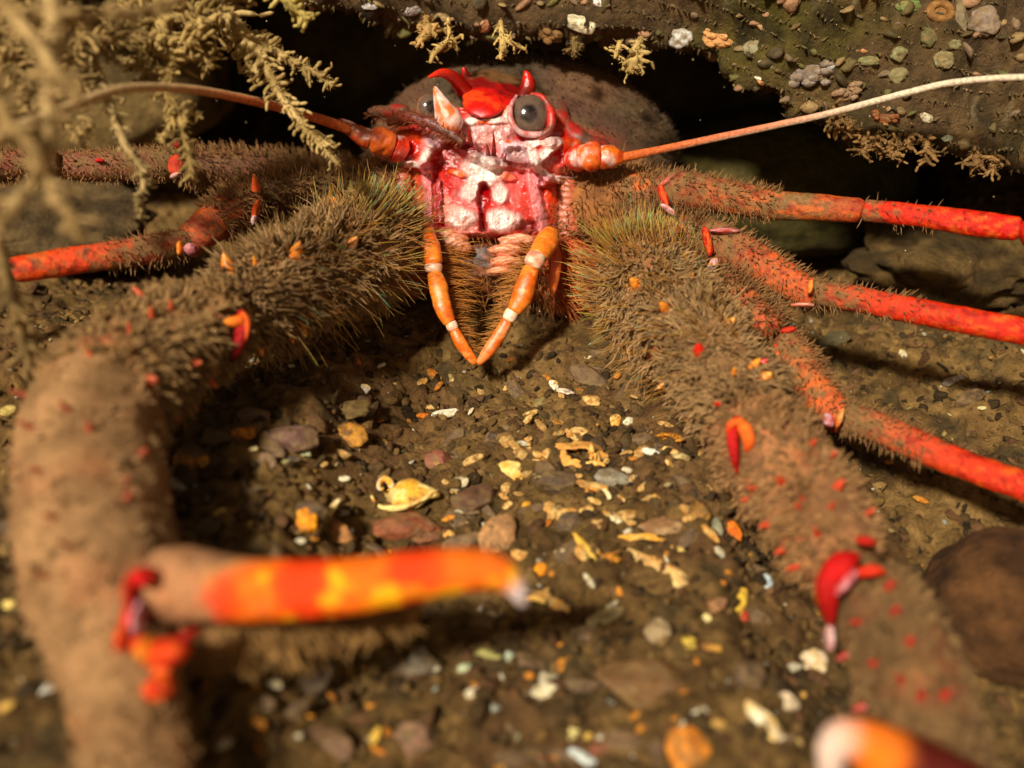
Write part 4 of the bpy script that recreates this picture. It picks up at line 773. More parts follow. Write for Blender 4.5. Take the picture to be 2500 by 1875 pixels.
for a in (('barnacle', 1661, 96, 56, 46, (176, 160, 140), (226, 222, 214), 'pale round barnacle with a white top on the ledge above the gap', 'barnacle', 0, 'pebble'),
          ('shell_cluster', 1750, 100, 74, 34, (246, 176, 110), (214, 150, 80), 'orange and cream shell cluster on the ledge right of the pale barnacle', 'shell', -18, 'cluster'),
          ('barnacle', 1838, 120, 46, 40, (150, 144, 110), (176, 168, 130), 'dull olive barnacle right of the orange shell cluster', 'barnacle', 0, 'pebble'),
          ('shell_fragment', 1875, 156, 54, 20, (172, 158, 136), (150, 132, 110), 'flat greyish shell sliver on the ledge slope', 'shell', -8, 'flake'),
          ('sea_squirt', 1978, 180, 96, 46, (156, 140, 128), (126, 108, 94), 'large grey pink lumpy crust in the middle of the ledge slope', 'sea squirt', 6, 'cluster'),
          ('sea_squirt', 2026, 166, 24, 14, (196, 196, 190), (170, 170, 160), 'small shiny grey bead right of the grey pink crust', 'sea squirt', 20, 'pebble'),
          ('sea_squirt', 2218, 18, 66, 32, (112, 130, 60), (140, 156, 84), 'pale green oval sea squirt at the top edge', 'sea squirt', 4, 'pebble'),
          ('sponge', 2296, 30, 66, 56, (132, 88, 36), (150, 104, 50), 'round orange brown ringed sponge at the top right', 'sponge', 0, 'ring'),
          ('sponge', 2402, 54, 72, 66, (146, 122, 100), (164, 142, 122), 'broad pinkish grey disc sponge at the top right', 'sponge', 0, 'pebble'),
          ('sponge', 2345, 42, 28, 84, (126, 108, 78), (148, 130, 98), 'upright tan finger sponge between the ringed and disc sponges', 'sponge', 0, 'pebble'),
          ('sea_squirt', 2194, 132, 38, 34, (140, 138, 84), (164, 160, 110), 'small pale olive ball beside the antenna, left one', 'sea squirt', 0, 'pebble'),
          ('sea_squirt', 2121, 150, 52, 22, (126, 124, 70), (150, 146, 92), 'flattened olive bean shaped lump above the antenna', 'sea squirt', 0, 'pebble'),
          ('sea_squirt', 2302, 148, 48, 44, (146, 134, 84), (170, 154, 110), 'tan ball with a bright rim just above the antenna bend', 'sea squirt', 0, 'pebble'),
          ('sea_squirt', 2190, 186, 46, 40, (138, 128, 80), (158, 146, 98), 'tan ball touching the antenna from above', 'sea squirt', 0, 'pebble'),
          ('sea_squirt', 2267, 92, 40, 46, (96, 90, 44), (120, 110, 62), 'dark olive ball below the ringed sponge', 'sea squirt', 0, 'pebble'),
          ('sea_squirt', 2330, 108, 32, 24, (140, 134, 84), (166, 158, 110), 'little yellow olive ball under the finger sponge', 'sea squirt', 0, 'pebble'),
          ('sponge', 2157, 290, 56, 26, (150, 76, 28), (120, 64, 30), 'rusty orange sponge crumb under the antenna', 'sponge', 0, 'cluster'),
          ('shell_fragment', 2263, 286, 36, 26, (200, 188, 160), (160, 140, 110), 'cream shell bit on the ledge under the antenna', 'shell', -20, 'flake'),
          ('sea_squirt', 2312, 338, 26, 16, (176, 188, 160), (150, 160, 130), 'tiny mint green oval near the ledge underside', 'sea squirt', 8, 'pebble'),
          ('shell_cluster', 2068, 230, 60, 34, (164, 128, 96), (140, 104, 76), 'pinkish brown shelly lump on the ledge just left of the antenna', 'shell', 20, 'cluster'),
          ('shell_fragment', 1009, 24, 52, 26, (214, 206, 206), (150, 130, 120), 'white shell chip at the left end of the ledge', 'shell', 14, 'flake'),
          ('shell_fragment', 904, 16, 40, 16, (190, 184, 180), (150, 130, 110), 'faint white sliver at the very left end of the ledge top', 'shell', 0, 'flake'),
          ('shell_fragment', 1414, 58, 92, 36, (222, 210, 176), (190, 170, 130), 'large cream shell flake on the ledge above the shell top', 'shell', -12, 'flake'),
          ('shell_fragment', 1465, 8, 36, 18, (226, 220, 214), (180, 160, 140), 'white chip at the top edge above the cream flake', 'shell', -20, 'flake'),
          ('sponge', 1183, 64, 32, 28, (196, 120, 80), (170, 100, 60), 'salmon coloured sponge knob on the ledge above the rostrum', 'sponge', 0, 'pebble'),
          ('sponge', 1340, 84, 60, 34, (150, 104, 50), (130, 92, 50), 'amber brown sponge lump over the middle of the shell', 'sponge', -20, 'cluster')):
    crust(*a)
# short algal turf over the ledge
tf = MB(); ii = rng.integers(60, 400, 40000); jj = rng.integers(44, 100, 40000); p = LV[ii, jj]; n_ = LN[ii, jj]; n_ = n_*np.sign(-(n_@FW))[:, None]
sh = rng.uniform(.6, 1.2, (40000, 1))
hairs(tf, p, n_+rng.normal(size=p.shape)*.5+np.array([0, 0, -.4]), rng.uniform(.03, .09, 40000), rng.uniform(.012, .035, 40000), rng.normal(size=p.shape)*.3, lin([70, 56, 28])*sh, lin([116, 92, 52])*sh, 0, K=3)
tag(tf.build('algal_turf', M_hair), 'short brown algal turf furring the ledge', 'algae', kind='stuff')
# crumbs stuck on ledge
def grains(n, pos, r0, r1, palette, mb, sub=2, flat=.6, gl=.15):
    v, f = ICO[sub]; m = len(v)
    pal = np.array([lin(x) for x in palette]); ci = rng.integers(0, len(pal), n)
    rr = r0*(r1/r0)**(rng.random(n)**2.2); sc = rr[:, None]*np.stack([rng.uniform(.7, 1.4, n), rng.uniform(.6, 1.1, n), rng.uniform(.4, .9, n)*flat/.6], -1)
    a = rng.uniform(0, 2*np.pi, n); ca, sa = np.cos(a), np.sin(a); tl = rng.normal(size=n)*.4
    V = v[None]*(1+.4*fbm(v[None]*1.5+rng.uniform(0, 99, (n, 1, 3)), 2, 210))[..., None]
    for _ in range(7):
        q_ = norm(rng.normal(size=(n, 1, 3))); e_ = np.maximum(0, (V*q_).sum(-1, keepdims=True)-rng.uniform(.5, .8, (n, 1, 1))); V = V-e_*.95*q_
    V = V*sc[:, None]
    x = V[..., 0]*ca[:, None]-V[..., 1]*sa[:, None]; y = V[..., 0]*sa[:, None]+V[..., 1]*ca[:, None]; z = V[..., 2]+x*tl[:, None]
    V = np.stack([x, y, z], -1)+pos[:, None]
    C = pal[ci][:, None]*rng.uniform(.7, 1.2, (n, 1, 1))*np.ones((1, m, 1))
    mb.add(V.reshape(-1, 3), C.reshape(-1, 3), f3=(f[None]+(np.arange(n)*m)[:, None, None]).reshape(-1, 3), gloss=gl)
cr = MB(); ii = rng.integers(60, 400, 9000); jj = rng.integers(44, 110, 9000)
grains(9000, LV[ii, jj], .03, .20, [(110, 88, 50), (90, 74, 36), (140, 112, 70), (120, 96, 70), (70, 56, 30), (96, 90, 40), (150, 110, 76)], cr)
grains(90, LV[ii[:90], jj[:90]], .04, .11, [(214, 200, 170), (200, 180, 150), (220, 150, 90)], cr, gl=.4)
tag(cr.build('shell_grit', M_peb), 'fine shell grit and crumbs stuck to the ledge', 'grit', kind='stuff')

# ------------------------------------------------------------------ gravel
gv = MB(); n = 24000
gx = rng.uniform(-10, 12, n); gy = rng.uniform(-7.5, 13, n); kp = rng.random(n) < np.clip(1.25-gy/14, .2, 1); gx, gy = gx[kp], gy[kp]; n = len(gx)
pos = np.stack([gx, gy, ground(gx, gy)+.02], -1)
grains(n, pos, .03, .17, [(122, 92, 50), (106, 78, 44), (138, 104, 58), (118, 82, 52), (92, 70, 40), (128, 92, 58), (148, 114, 66), (70, 54, 34), (106, 82, 50)], gv)
n = 1500; gx = rng.uniform(-9, 11, n); gy = rng.uniform(-7.5, 9, n); pos = np.stack([gx, gy, ground(gx, gy)+.04], -1)
grains(n, pos, .02, .07, [(206, 180, 130), (220, 206, 176), (214, 150, 60), (190, 190, 170), (150, 90, 50), (176, 150, 90)], gv, gl=.4)
tag(gv.build('gravel', M_silt), 'brown gravel and silt crumbs covering the seabed', 'gravel', kind='stuff')

M_pale = M_shell
def gitem(name, u, v, w_, h_, c1, c2, label, cat, style='pebble', rot=0, group=None, gloss=.3, **k):
    p, d = GP(u, v+h_*.25); mb = MB(); s_ = u*.613+v*.271
    n = norm(np.array([0, 0, 1.])*1. - FW*1.0+np.array([rng.normal()*.12, 0, 0])); A = axes_for(n, rot); ru, rv = R(w_/2, d), R(h_/2, d)
    if style == 'stick' and h_ >= 15 or style == 'curl': style = 'flake'; k = dict(jag=.5, hole=(.45 if w_ > 140 else 0))
    if style == 'pebble':
        blob(mb, A[2]*0, np.array([A[0], A[1], A[2]]), (ru, rv, min(ru, rv)*.75), lin(c1), lin(c2), 5, .38, 1.3, s_, gloss, 2.6, silt=.35 if sum(c1) > 420 else .6, sharp=True); up = min(ru, rv)*.3
    elif style == 'flake': flake_mb(mb, A, 0, ru, rv, .05, c1, c2, s_, gloss=gloss, **k); up = .1
    elif style == 'stick':
        m = 7; t = np.linspace(-1, 1, m); bend = k.get('bend', .25)
        rows = np.stack([t*ru, bend*ru*(1-t*t), .04+0*t], -1)@A; rad = rv*(.55+.45*(1-t*t))*k.get('tap', 1)
        Tube(np.hstack([rows, rad[:, None]]), 26, 12, .45, 2.5/max(rv, .05)*.3, flat=.6, world=True, cap=(.6, .6), seed=int(s_) % 50).add(mb, lambda t, th, X: mixc(lin(c1), lin(c2), sm(fbm(X*7+s_, 4, 8), -.2, .25)), gloss); up = rv*.5+.03
    elif style == 'lace':
        up = .1
        for q in range(k.get('n', 14)):
            a0 = rng.uniform(0, 2*np.pi); st = np.array([math.cos(a0)*ru*rng.uniform(.1, .8), math.sin(a0)*rv*rng.uniform(.1, .8), rng.uniform(0, .1)])
            en = st+np.array([rng.normal()*ru*.5, rng.normal()*rv*.6, rng.normal()*.06]); md = (st+en)/2+rng.normal(size=3)*min(ru, rv)*.3
            rr = min(ru, rv)*rng.uniform(.12, .26); pts = np.stack([st, md, en])@A
            Tube(np.hstack([pts, [[rr], [rr*1.1], [rr*.6]]]), 12, 8, .4, 6, world=True).add(mb, lambda t, th, X: mixc(lin(c1), lin(c2), sm(fbm(X*8+s_, 3, 8), -.2, .25)), gloss)
    elif style == 'curl':
        t = np.linspace(k.get('a0', .3), k.get('a1', 3.6), 10); rows = np.stack([np.cos(t)*ru*.8, np.sin(t)*rv*.8, .05+.12*np.sin(t*1.3)], -1)@A; up = .06
        Tube(np.hstack([rows, (min(ru, rv)*.28*np.sin(np.linspace(.5, 2.9, 10)))[:, None]+.01]), 34, 10, .3, 4, world=True, cap=(.5, .5)).add(mb, lambda t, th, X: mixc(lin(c1), lin(c2), sm(fbm(X*7+s_, 3, 8), -.2, .25)), gloss)
    elif style == 'whelk':
        up = .15   # broken whelk: coiled spire, body whorl wedge and open aperture lip
        t = np.linspace(0, 5.2, 24); rr = ru*(.42-.06*t); cx = -ru*.55
        rows = np.stack([cx+np.cos(t)*rr*.55, rv*.15+np.sin(t)*rr*.8, .05+t*.03], -1)@A
        Tube(np.hstack([rows, (rr*.26)[:, None]]), 60, 12, .25, 3, world=True).add(mb, lambda t, th, X: mixc(lin([246, 226, 186]), lin(c1), sm(fbm(X*5, 3, 9), -.2, .2)), .5)
        flake_mb(mb, A, A[0]*ru*.3+A[1]*-rv*.1, ru*.75, rv*.75, .07, c1, c2, 3, jag=.35, dome=.6, gloss=.5, elong=.75)
        rows = np.array([[-ru*.9, -rv*.2, .1], [-ru*.6, -rv*.75, .12], [0, -rv*.85, .16], [ru*.6, -rv*.45, .12], [ru, rv*.1, .05]])@A
        Tube(np.hstack([rows, [[.02], [.035], [.04], [.03], [.01]]]), 40, 10, .6, 6, world=True).add(mb, lambda t, th, X: mixc(lin(c2), lin([200, 120, 40]), sm(fbm(X*6, 3, 3), -.1, .2)), .4)
    elif style == 'ring':
        t = np.linspace(0, 2*np.pi, 12); rows = np.stack([np.cos(t)*ru*.75, np.sin(t)*rv*.75, .06+0*t], -1)@A; up = .08
        Tube(np.hstack([rows, np.full((12, 1), min(ru, rv)*.28)]), 40, 10, .3, 4, world=True, cap=(0, 0)).add(mb, lambda t, th, X: mixc(lin(c1), lin(c2), sm(fbm(X*7+s_, 3, 8), -.2, .25)), gloss)
        blob(mb, A[2]*-.02, A, (ru*.7, rv*.7, .05), lin([90, 64, 40]), lin([120, 90, 60]), 3, .1, 2, 2)
    o = mb.build(name, M_peb if style == 'pebble' else M_shell, origin=p+np.array([0, 0, up])); return tag(o, label, cat, group)
YW, CR, OG, GY, PB, RB_ = ((236, 176, 60), (246, 214, 120)), ((226, 206, 160), (196, 170, 120)), ((226, 130, 20), (240, 168, 40)), ((150, 146, 130), (120, 114, 98)), ((98, 72, 58), (124, 94, 74)), ((120, 62, 34), (150, 84, 50))
items = [
 ('whelk_shell', 986, 1194, 170, 112, (240, 170, 50), (246, 214, 130), 'broken yellow whelk shell with a coiled white spire and dark hole', 'shell', 'whelk'),
 ('wood_chip', 845, 1000, 132, 46, (150, 120, 66), (112, 86, 46), 'long tan splinter lying tilted near the shadow of the left arm', 'wood chip', 'stick', 14),
 ('shell_fragment', 888, 950, 26, 40, (240, 200, 120), (230, 220, 210), 'small cream and white chip standing behind the tan splinter', 'shell', 'flake', 80),
 ('shell_fragment', 592, 1063, 72, 34, (214, 134, 30), (160, 84, 26), 'layered orange flake beside the purple brown stone', 'shell', 'flake', 10),
 ('shell_fragment', 863, 1056, 84, 62, (206, 140, 50), (128, 88, 44), 'pitted honey brown shell piece below the tan splinter', 'shell', 'flake', -35),
 ('pebble', 700, 1063, 150, 84, (104, 70, 58), (118, 84, 68), 'large purple brown pebble right of the layered orange flake', 'pebble', 'pebble', 5),
 ('pebble', 617, 1012, 96, 60, (112, 82, 64), (100, 76, 56), 'dull mauve pebble behind the layered orange flake', 'pebble', 'pebble', 0),
 ('shell_fragment', 1087, 1014, 64, 22, (236, 224, 196), (200, 186, 150), 'white wing shaped chip beyond the whelk shell', 'shell', 'flake', 12),
 ('shell_fragment', 1034, 1022, 30, 14, (232, 130, 20), (214, 104, 20), 'tiny bright orange chip left of the white wing shaped chip', 'shell', 'flake', -8),
 ('shell_fragment', 738, 1104, 56, 26, (196, 196, 150), (170, 166, 120), 'pale greenish leaf shaped chip in front of the purple brown pebble', 'shell', 'flake', -35),
 ('pebble', 704, 1122, 64, 22, (66, 50, 44), (80, 60, 48), 'thin dark brown pebble under the greenish chip', 'pebble', 'pebble', 12),
 ('pebble', 650, 1120, 58, 46, (140, 108, 80), (120, 90, 64), 'angular tan pebble in front of the orange flake', 'pebble', 'pebble', -30),
 ('shell_fragment', 620, 1106, 24, 12, (236, 214, 150), (220, 190, 120), 'tiny cream chip on top of the angular tan pebble', 'shell', 'flake', 6),
 ('shell_fragment', 700, 1140, 50, 12, (150, 140, 90), (120, 110, 70), 'olive rod shaped bit below the thin dark pebble', 'shell', 'stick', 14),
 ('shell_fragment', 498, 1122, 44, 42, *OG, 'bright orange nugget under the left arm fringe, right of a pair', 'shell', 'pebble', 0),
 ('shell_fragment', 448, 1116, 42, 66, (190, 110, 26), (150, 90, 30), 'taller orange brown nugget under the left arm fringe, left of a pair', 'shell', 'pebble', 70),
 ('shell_fragment', 740, 1262, 78, 66, (246, 160, 14), (226, 126, 16), 'bright orange lump with a cream foot left of the cream stick', 'shell', 'pebble', -20),
 ('shell_fragment', 716, 1288, 30, 22, (250, 220, 150), (240, 200, 120), 'cream foot at the lower left of the bright orange lump', 'shell', 'pebble', 0),
 ('shell_fragment', 798, 1262, 84, 24, (246, 220, 160), (214, 170, 100), 'cream stick shaped shell rising right of the bright orange lump', 'shell', 'stick', 52),
 ('shell_fragment', 822, 1300, 84, 56, (206, 142, 80), (170, 112, 60), 'tan triangular shell plate below the cream stick', 'shell', 'flake', -25),
 ('shell_fragment', 856, 1296, 18, 22, (236, 236, 226), (214, 206, 196), 'small white bead at the tip of the tan triangular plate', 'shell', 'pebble', 0),
 ('shell_fragment', 1123, 1183, 46, 32, (232, 216, 176), (206, 180, 130), 'rough cream chip right of the whelk shell', 'shell', 'flake', 30),
 ('pebble', 1069, 1120, 74, 58, (150, 84, 60), (124, 72, 52), 'rosy red round pebble beyond the whelk shell', 'pebble', 'pebble', 0),
 ('shell_fragment', 537, 1248, 38, 18, *YW, 'yellow grain beside the left palm', 'shell', 'pebble', 22),
 ('pebble', 985, 1280, 190, 84, (124, 64, 34), (146, 82, 46), 'wide rusty pebble behind the orange finger', 'pebble', 'pebble', 0),
 ('pebble', 1160, 1210, 130, 80, (84, 56, 38), (104, 70, 48), 'dark brown pebble half buried left of the speckled yellow shell', 'pebble', 'pebble', 15),
 ('shell_fragment', 1096, 1300, 26, 40, (226, 170, 90), (206, 140, 70), 'upright amber chip just behind the orange finger', 'shell', 'pebble', 70),
 ('shell_fragment', 1266, 1150, 100, 52, (250, 206, 120), (240, 160, 40), 'speckled yellow and white shell piece pointing left', 'shell', 'flake', -22),
 ('coral_fragment', 1355, 1183, 96, 22, (206, 180, 120), (170, 140, 90), 'lacy pale stick beside the speckled yellow shell', 'coral', 'lace', -6),
 ('coral_fragment', 1420, 1108, 150, 84, (236, 170, 80), (206, 140, 66), 'orange pitted arch shaped crust behind the grey crystal stone', 'coral', 'curl', -14),
 ('shell_fragment', 1455, 1130, 60, 40, (246, 200, 110), (226, 160, 70), 'golden lacy crust between the arch and the grey crystal stone', 'coral', 'lace', -30),
 ('pebble', 1502, 1163, 108, 58, (124, 112, 92), (148, 138, 118), 'grey glassy stone with a pointed right end', 'pebble', 'pebble', -4),
 ('shell_fragment', 1588, 1110, 42, 18, (236, 232, 214), (206, 200, 176), 'white lens shaped chip right of the arch crust', 'shell', 'flake', -14),
 ('shell_fragment', 1664, 1122, 46, 18, (206, 180, 120), (150, 120, 70), 'striped tan chip at the foot of the right arm', 'shell', 'flake', -8),
 ('shell_fragment', 1534, 1034, 26, 20, (232, 220, 186), (206, 190, 150), 'small triangular white chip left of the right arm', 'shell', 'flake', 40),
 ('shell_fragment', 1502, 1036, 20, 26, (240, 150, 30), (226, 180, 100), 'tiny orange splinter left of the triangular white chip', 'shell', 'flake', -50),
 ('shell_fragment', 1378, 962, 44, 15, (236, 214, 190), (214, 190, 160), 'pinkish white oval flake in front of the right mouth leg', 'shell', 'flake', -8),
 ('shell_fragment', 1353, 944, 32, 22, (236, 180, 70), (240, 230, 210), 'yellow and white chip touching the pinkish white oval flake', 'shell', 'flake', -50),
 ('shell_fragment', 1429, 880, 30, 12, (220, 196, 150), (196, 170, 120), 'small pale oval flake nearest the bristly right arm top', 'shell', 'flake', 4),
 ('pebble', 1320, 980, 40, 38, (124, 106, 58), (140, 120, 70), 'round olive pebble below the pinkish oval flake', 'pebble', 'pebble', 0),
 ('coral_fragment', 1628, 1074, 60, 18, (236, 160, 40), (214, 130, 30), 'golden lace fragment against the right arm', 'coral', 'lace', -12),
 ('shell_fragment', 1480, 1212, 32, 13, (240, 216, 160), (226, 196, 130), 'cream grain shaped like rice below the grey crystal stone', 'shell', 'stick', -62),
 ('shell_fragment', 1444, 1206, 34, 13, (226, 140, 40), (236, 160, 60), 'orange splinter left of the rice shaped grain', 'shell', 'flake', 10),
 ('shell_fragment', 1286, 1240, 24, 20, (226, 160, 40), (206, 140, 40), 'small yellow chip under the speckled yellow shell', 'shell', 'flake', 0),
 ('pebble', 1708, 1242, 58, 54, (150, 104, 40), (128, 90, 40), 'round amber pebble left of the right wrist', 'pebble', 'pebble', 0),
 ('pebble', 1751, 1280, 36, 66, (124, 120, 92), (140, 134, 106), 'upright grey green pebble right of the round amber one', 'pebble', 'pebble', 0),
 ('shell_fragment', 1791, 1292, 28, 56, (232, 126, 20), (206, 90, 20), 'bright orange leaf shaped chip beside the right wrist', 'shell', 'flake', 22),
 ('pebble', 1212, 1290, 84, 110, (186, 134, 84), (160, 116, 74), 'salmon tan plate shaped stone just behind the finger tip', 'pebble', 'flake', -38),
 ('shell_fragment', 1615, 1395, 200, 56, (226, 190, 120), (206, 150, 80), 'long pointed cream shell shard lying diagonally', 'shell', 'flake', -36),
 ('shell_fragment', 1560, 1318, 130, 20, (232, 160, 50), (226, 180, 90), 'orange yellow bar behind the long pointed shard', 'shell', 'stick', -2),
 ('shell_fragment', 1425, 1340, 84, 20, (236, 190, 80), (226, 170, 60), 'yellow stick lying left of the long pointed shard', 'shell', 'stick', -52),
 ('shell_fragment', 1500, 1370, 60, 26, (226, 150, 50), (206, 130, 50), 'crumbly orange chip at the blunt end of the long shard', 'shell', 'lace', 10),
 ('shell_fragment', 1505, 1278, 36, 16, (240, 226, 180), (226, 206, 150), 'cream bean shaped chip above the orange yellow bar', 'shell', 'stick', -38),
 ('shell_fragment', 1622, 1282, 130, 50, (130, 92, 56), (170, 134, 90), 'brown plate with a pale right corner above the orange bar', 'shell', 'flake', 8),
 ('shell_fragment', 1640, 1345, 72, 16, (214, 180, 96), (180, 150, 80), 'dull yellow sliver right of the long shard', 'shell', 'stick', -12),
 ('shell_fragment', 1320, 1392, 30, 34, (236, 150, 20), (220, 130, 20), 'orange chip right of the white finger tip', 'shell', 'flake', 130),
 ('shell_fragment', 1870, 1414, 36, 40, (206, 220, 226), (190, 200, 206), 'bluish white bead left of the right wrist hinge', 'shell', 'pebble', 0),
 ('shell_fragment', 1808, 1462, 24, 72, (236, 190, 60), (206, 160, 50), 'yellow comma shaped sliver above the red pebble', 'shell', 'flake', -22),
 ('pebble', 1814, 1502, 34, 38, (186, 60, 20), (170, 54, 20), 'small brick red pebble', 'pebble', 'pebble', 0),
 ('shell_fragment', 1727, 1505, 30, 24, (240, 220, 150), (226, 200, 130), 'cream bead below the tip of the long shard', 'shell', 'pebble', 0),
 ('pebble', 1744, 1470, 60, 40, (150, 100, 60), (130, 86, 54), 'brown pink pebble behind the cream bead', 'pebble', 'pebble', 20),
 ('shell_fragment', 1988, 1612, 66, 70, (214, 180, 120), (236, 206, 170), 'curled cream shell at the foot of the right hand', 'shell', 'flake', 0),
 ('shell_fragment', 1920, 1708, 54, 58, (214, 190, 150), (196, 170, 140), 'pale triangular pebble near the bottom right', 'shell', 'pebble', 60),
 ('shell_fragment', 1960, 1698, 26, 46, (236, 180, 80), (220, 160, 70), 'amber oval grain right of the pale triangular pebble', 'shell', 'pebble', 0),
 ('shell_fragment', 1872, 1770, 124, 48, (240, 226, 190), (236, 190, 110), 'large white and orange shell shard at the bottom', 'shell', 'flake', -50),
 ('shell_fragment', 1790, 1744, 26, 44, (230, 226, 206), (214, 200, 170), 'white upright sliver left of the large white shard', 'shell', 'pebble', 10),
 ('pebble', 1677, 1822, 136, 130, (226, 140, 40), (206, 120, 36), 'big amber orange stone at the bottom edge', 'pebble', 'pebble', 60),
 ('shell_fragment', 1752, 1776, 40, 36, (206, 160, 80), (190, 140, 70), 'tan curl between the amber stone and the large white shard', 'shell', 'curl', 0),
 ('shell_fragment', 1942, 1806, 34, 30, (214, 180, 100), (196, 160, 90), 'pale yellow bead left of the blurred claw tip', 'shell', 'pebble', 0),
 ('shell_fragment', 1155, 1814, 56, 26, (250, 206, 110), (236, 180, 90), 'glowing yellow bar shaped grain at the bottom', 'shell', 'pebble', 0),
 ('shell_fragment', 1399, 1784, 32, 34, (240, 220, 140), (226, 206, 130), 'cream bead, larger of two side by side at the bottom', 'shell', 'pebble', 0),
 ('shell_fragment', 1437, 1795, 24, 24, (220, 180, 80), (206, 160, 70), 'yellow bead, smaller of two side by side at the bottom', 'shell', 'pebble', 0),
 ('shell_fragment', 1424, 1858, 84, 24, (214, 220, 214), (196, 200, 190), 'bluish white shard cut by the bottom edge', 'shell', 'flake', -28),
 ('shell_fragment', 1190, 1604, 52, 18, (176, 166, 96), (160, 150, 84), 'olive yellow rod in the finger shadow', 'shell', 'stick', -12),
 ('shell_fragment', 1133, 1638, 34, 20, (190, 196, 150), (176, 180, 140), 'pale green chip in the finger shadow, left of two', 'shell', 'flake', 14),
 ('shell_fragment', 1247, 1610, 22, 36, (180, 186, 160), (160, 166, 140), 'greyish green chip in the finger shadow, right of two', 'shell', 'flake', 24),
 ('pebble', 1028, 1618, 94, 86, (112, 98, 78), (96, 84, 66), 'round grey brown pebble in the finger shadow', 'pebble', 'pebble', 0),
 ('shell_fragment', 1240, 1546, 24, 34, (214, 214, 176), (200, 196, 160), 'pale upright chip below the white finger tip', 'shell', 'pebble', 0),
 ('shell_fragment', 1198, 1512, 62, 52, (190, 170, 124), (160, 140, 100), 'lumpy cream brown stone below the white finger tip', 'shell', 'pebble', 30),
 ('shell_fragment', 1307, 1473, 48, 14, (250, 200, 100), (240, 180, 80), 'yellow rod touching the shadow of the finger tip', 'shell', 'stick', -12),
 ('pebble', 1478, 1500, 100, 40, (150, 132, 84), (130, 112, 70), 'olive tan bean shaped pebble beside a dark hollow', 'pebble', 'pebble', 20),
 ('pebble', 1606, 1536, 70, 92, (150, 124, 88), (176, 150, 110), 'tall blunt tan stone below the tip of the long shard', 'pebble', 'pebble', 0),
 ('shell_fragment', 1675, 1576, 44, 26, (214, 180, 70), (190, 160, 60), 'thin yellow arc right of the tall blunt tan stone', 'shell', 'curl', 0),
 ('shell_fragment', 1739, 1590, 50, 18, (206, 150, 60), (176, 120, 50), 'rusty yellow arc right of the thin yellow one', 'shell', 'stick', -4),
 ('pebble', 1570, 1650, 260, 130, (96, 66, 32), (116, 80, 42), 'very large flat brown stone in front of the tall blunt tan stone', 'pebble', 'pebble', 0),
 ('pebble', 800, 1806, 130, 90, (132, 96, 72), (116, 84, 60), 'mauve tan pebble at the bottom, left of a similar one', 'pebble', 'pebble', 0),
 ('pebble', 1000, 1798, 120, 90, (140, 100, 76), (116, 90, 66), 'mauve tan pebble at the bottom, right of a similar one', 'pebble', 'pebble', 10),
 ('pebble', 1312, 1858, 120, 60, (150, 76, 50), (130, 70, 46), 'red brown pebble at the bottom edge', 'pebble', 'pebble', 0),
 ('pebble', 1464, 1822, 66, 54, (132, 70, 46), (116, 64, 44), 'small dark red pebble above the bluish white shard', 'pebble', 'pebble', 0),
 ('shell_fragment', 809, 1864, 32, 24, (246, 230, 160), (236, 216, 150), 'bright cream bead at the bottom edge left of centre', 'shell', 'pebble', 0),
 ('shell_fragment', 917, 1800, 22, 44, (226, 180, 70), (206, 160, 66), 'yellow sliver between the two mauve tan pebbles', 'shell', 'flake', -24),
 ('shell_fragment', 1264, 1796, 24, 30, (170, 180, 130), (160, 166, 120), 'dull green bead at the bottom centre', 'shell', 'pebble', 0),
 ('shell_fragment', 224, 803, 60, 26, (200, 214, 226), (180, 190, 200), 'bluish white shell chip on the seabed behind the left wrist', 'shell', 'flake', -18),
 ('shell_fragment', 142, 773, 24, 16, (226, 206, 190), (206, 180, 160), 'tiny pinkish chip left of the bluish white one', 'shell', 'pebble', 0),
 ('shell_fragment', 22, 1008, 40, 26, (206, 180, 100), (170, 140, 70), 'yellow leaf shaped chip at the left edge', 'shell', 'flake', 16),
 ('shell_fragment', 98, 966, 30, 12, (214, 190, 100), (196, 170, 90), 'pale yellow splinter beside the left palm top', 'shell', 'flake', -10),
 ('shell_fragment', 870, 880, 30, 22, (206, 100, 30), (170, 80, 30), 'orange crumb in the shadow right of the left arm', 'shell', 'pebble', 0),
 ('pebble', 2031, 832, 96, 56, (112, 100, 66), (90, 80, 52), 'grey green angular stone between the second and third right legs', 'pebble', 'flake', 20),
 ('pebble', 2088, 661, 38, 60, (150, 134, 56), (130, 114, 50), 'blurred yellow olive pebble behind the right legs, larger of two', 'pebble', 'pebble', 0),
 ('pebble', 2157, 668, 40, 34, (144, 130, 54), (126, 112, 48), 'blurred yellow olive pebble behind the right legs, smaller of two', 'pebble', 'pebble', 0),
 ('shell_fragment', 2204, 868, 20, 30, (214, 180, 100), (206, 196, 170), 'cream upright chip between the lower right legs', 'shell', 'flake', 20),
 ('shell_fragment', 2324, 934, 66, 20, (190, 176, 160), (160, 140, 120), 'greyish white stick like chip between the lower right legs', 'shell', 'stick', 22),
 ('shell_fragment', 2414, 958, 20, 14, (176, 196, 214), (160, 180, 190), 'tiny blue white bead between the lower right legs', 'shell', 'pebble', 0),
 ('shell_fragment', 2395, 1004, 24, 10, (214, 200, 140), (190, 170, 120), 'small yellow white flake above the third right leg', 'shell', 'flake', 0),
 ('shell_fragment', 118, 1682, 38, 36, (232, 226, 206), (214, 206, 190), 'round white bead left of the left palm', 'shell', 'pebble', 0),
 ('shell_fragment', 22, 1470, 38, 52, (236, 206, 110), (220, 186, 90), 'cream yellow pear shaped chip at the left edge', 'shell', 'pebble', 70),
 ('shell_fragment', 18, 1735, 44, 20, (214, 170, 80), (196, 150, 70), 'amber splinter at the lower left edge', 'shell', 'flake', 26),
]
for it in items: gitem(*it)
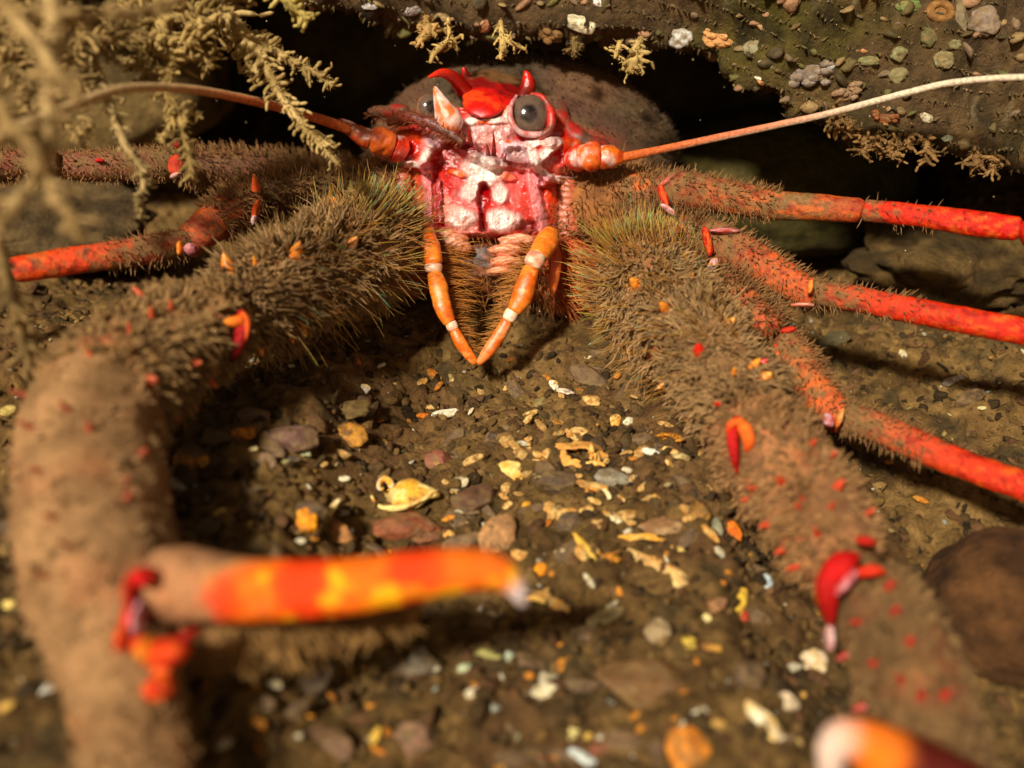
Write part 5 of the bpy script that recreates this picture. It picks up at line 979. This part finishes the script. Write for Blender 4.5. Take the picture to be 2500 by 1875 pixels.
# more loose chips, alike in look
proto = {}
kinds = [('shell_chip', (214, 196, 150), (236, 220, 190), 'tiny pale shell chip scattered in the silt', 'shell', 'flake', 60),
         ('shell_chip', (214, 140, 40), (190, 110, 30), 'tiny orange shell chip scattered in the silt', 'shell', 'flake', 75),
         ('pebble', (112, 84, 54), (92, 68, 44), 'plain dull brown pebble sunk in the silt', 'pebble', 'pebble', 90)]
kinds.append(('shell_flake', (226, 184, 110), (206, 140, 60), 'small jagged ochre shell flake lying among the central gravel', 'shell', 'flake', 90))
for nm, c1, c2, lb, ct, stl, cnt in kinds:
    for q in range(cnt):
        u = rng.uniform(350, 1850) if rng.random() < .75 else rng.uniform(0, 2500); v = rng.uniform(860, 1860)
        s = rng.uniform(11, 26)*(1.9 if rng.random() < .12 else 1) if ct == 'shell' else rng.uniform(36, 90); s *= .8+(v-900)/2200
        if nm == 'shell_flake': u, v, s = rng.normal(1330, 260), min(1500, max(930, rng.normal(1190, 130))), rng.uniform(14, 40)
        gitem(nm, u, v, s*rng.uniform(1, 1.8), s*rng.uniform(.5, .9), np.array(c1)*rng.uniform(.75, 1.05), np.array(c2)*rng.uniform(.75, 1.05), lb, ct, stl, rng.uniform(-60, 60), group='small bits scattered in the silt')
bpy.context.view_layer.update()

# drifting silt specks in the water
sp = MB(); v, f = ICO[1]
for q in range(130):
    p = P(rng.uniform(0, 2500), rng.uniform(0, 1100), rng.uniform(15, 22)); sp.add(p+v*rng.uniform(.006, .014), lin([196, 176, 130]), f3=f)
tag(sp.build('silt_specks', M_hair), 'tiny pale specks of silt drifting in the water', 'silt', kind='stuff')
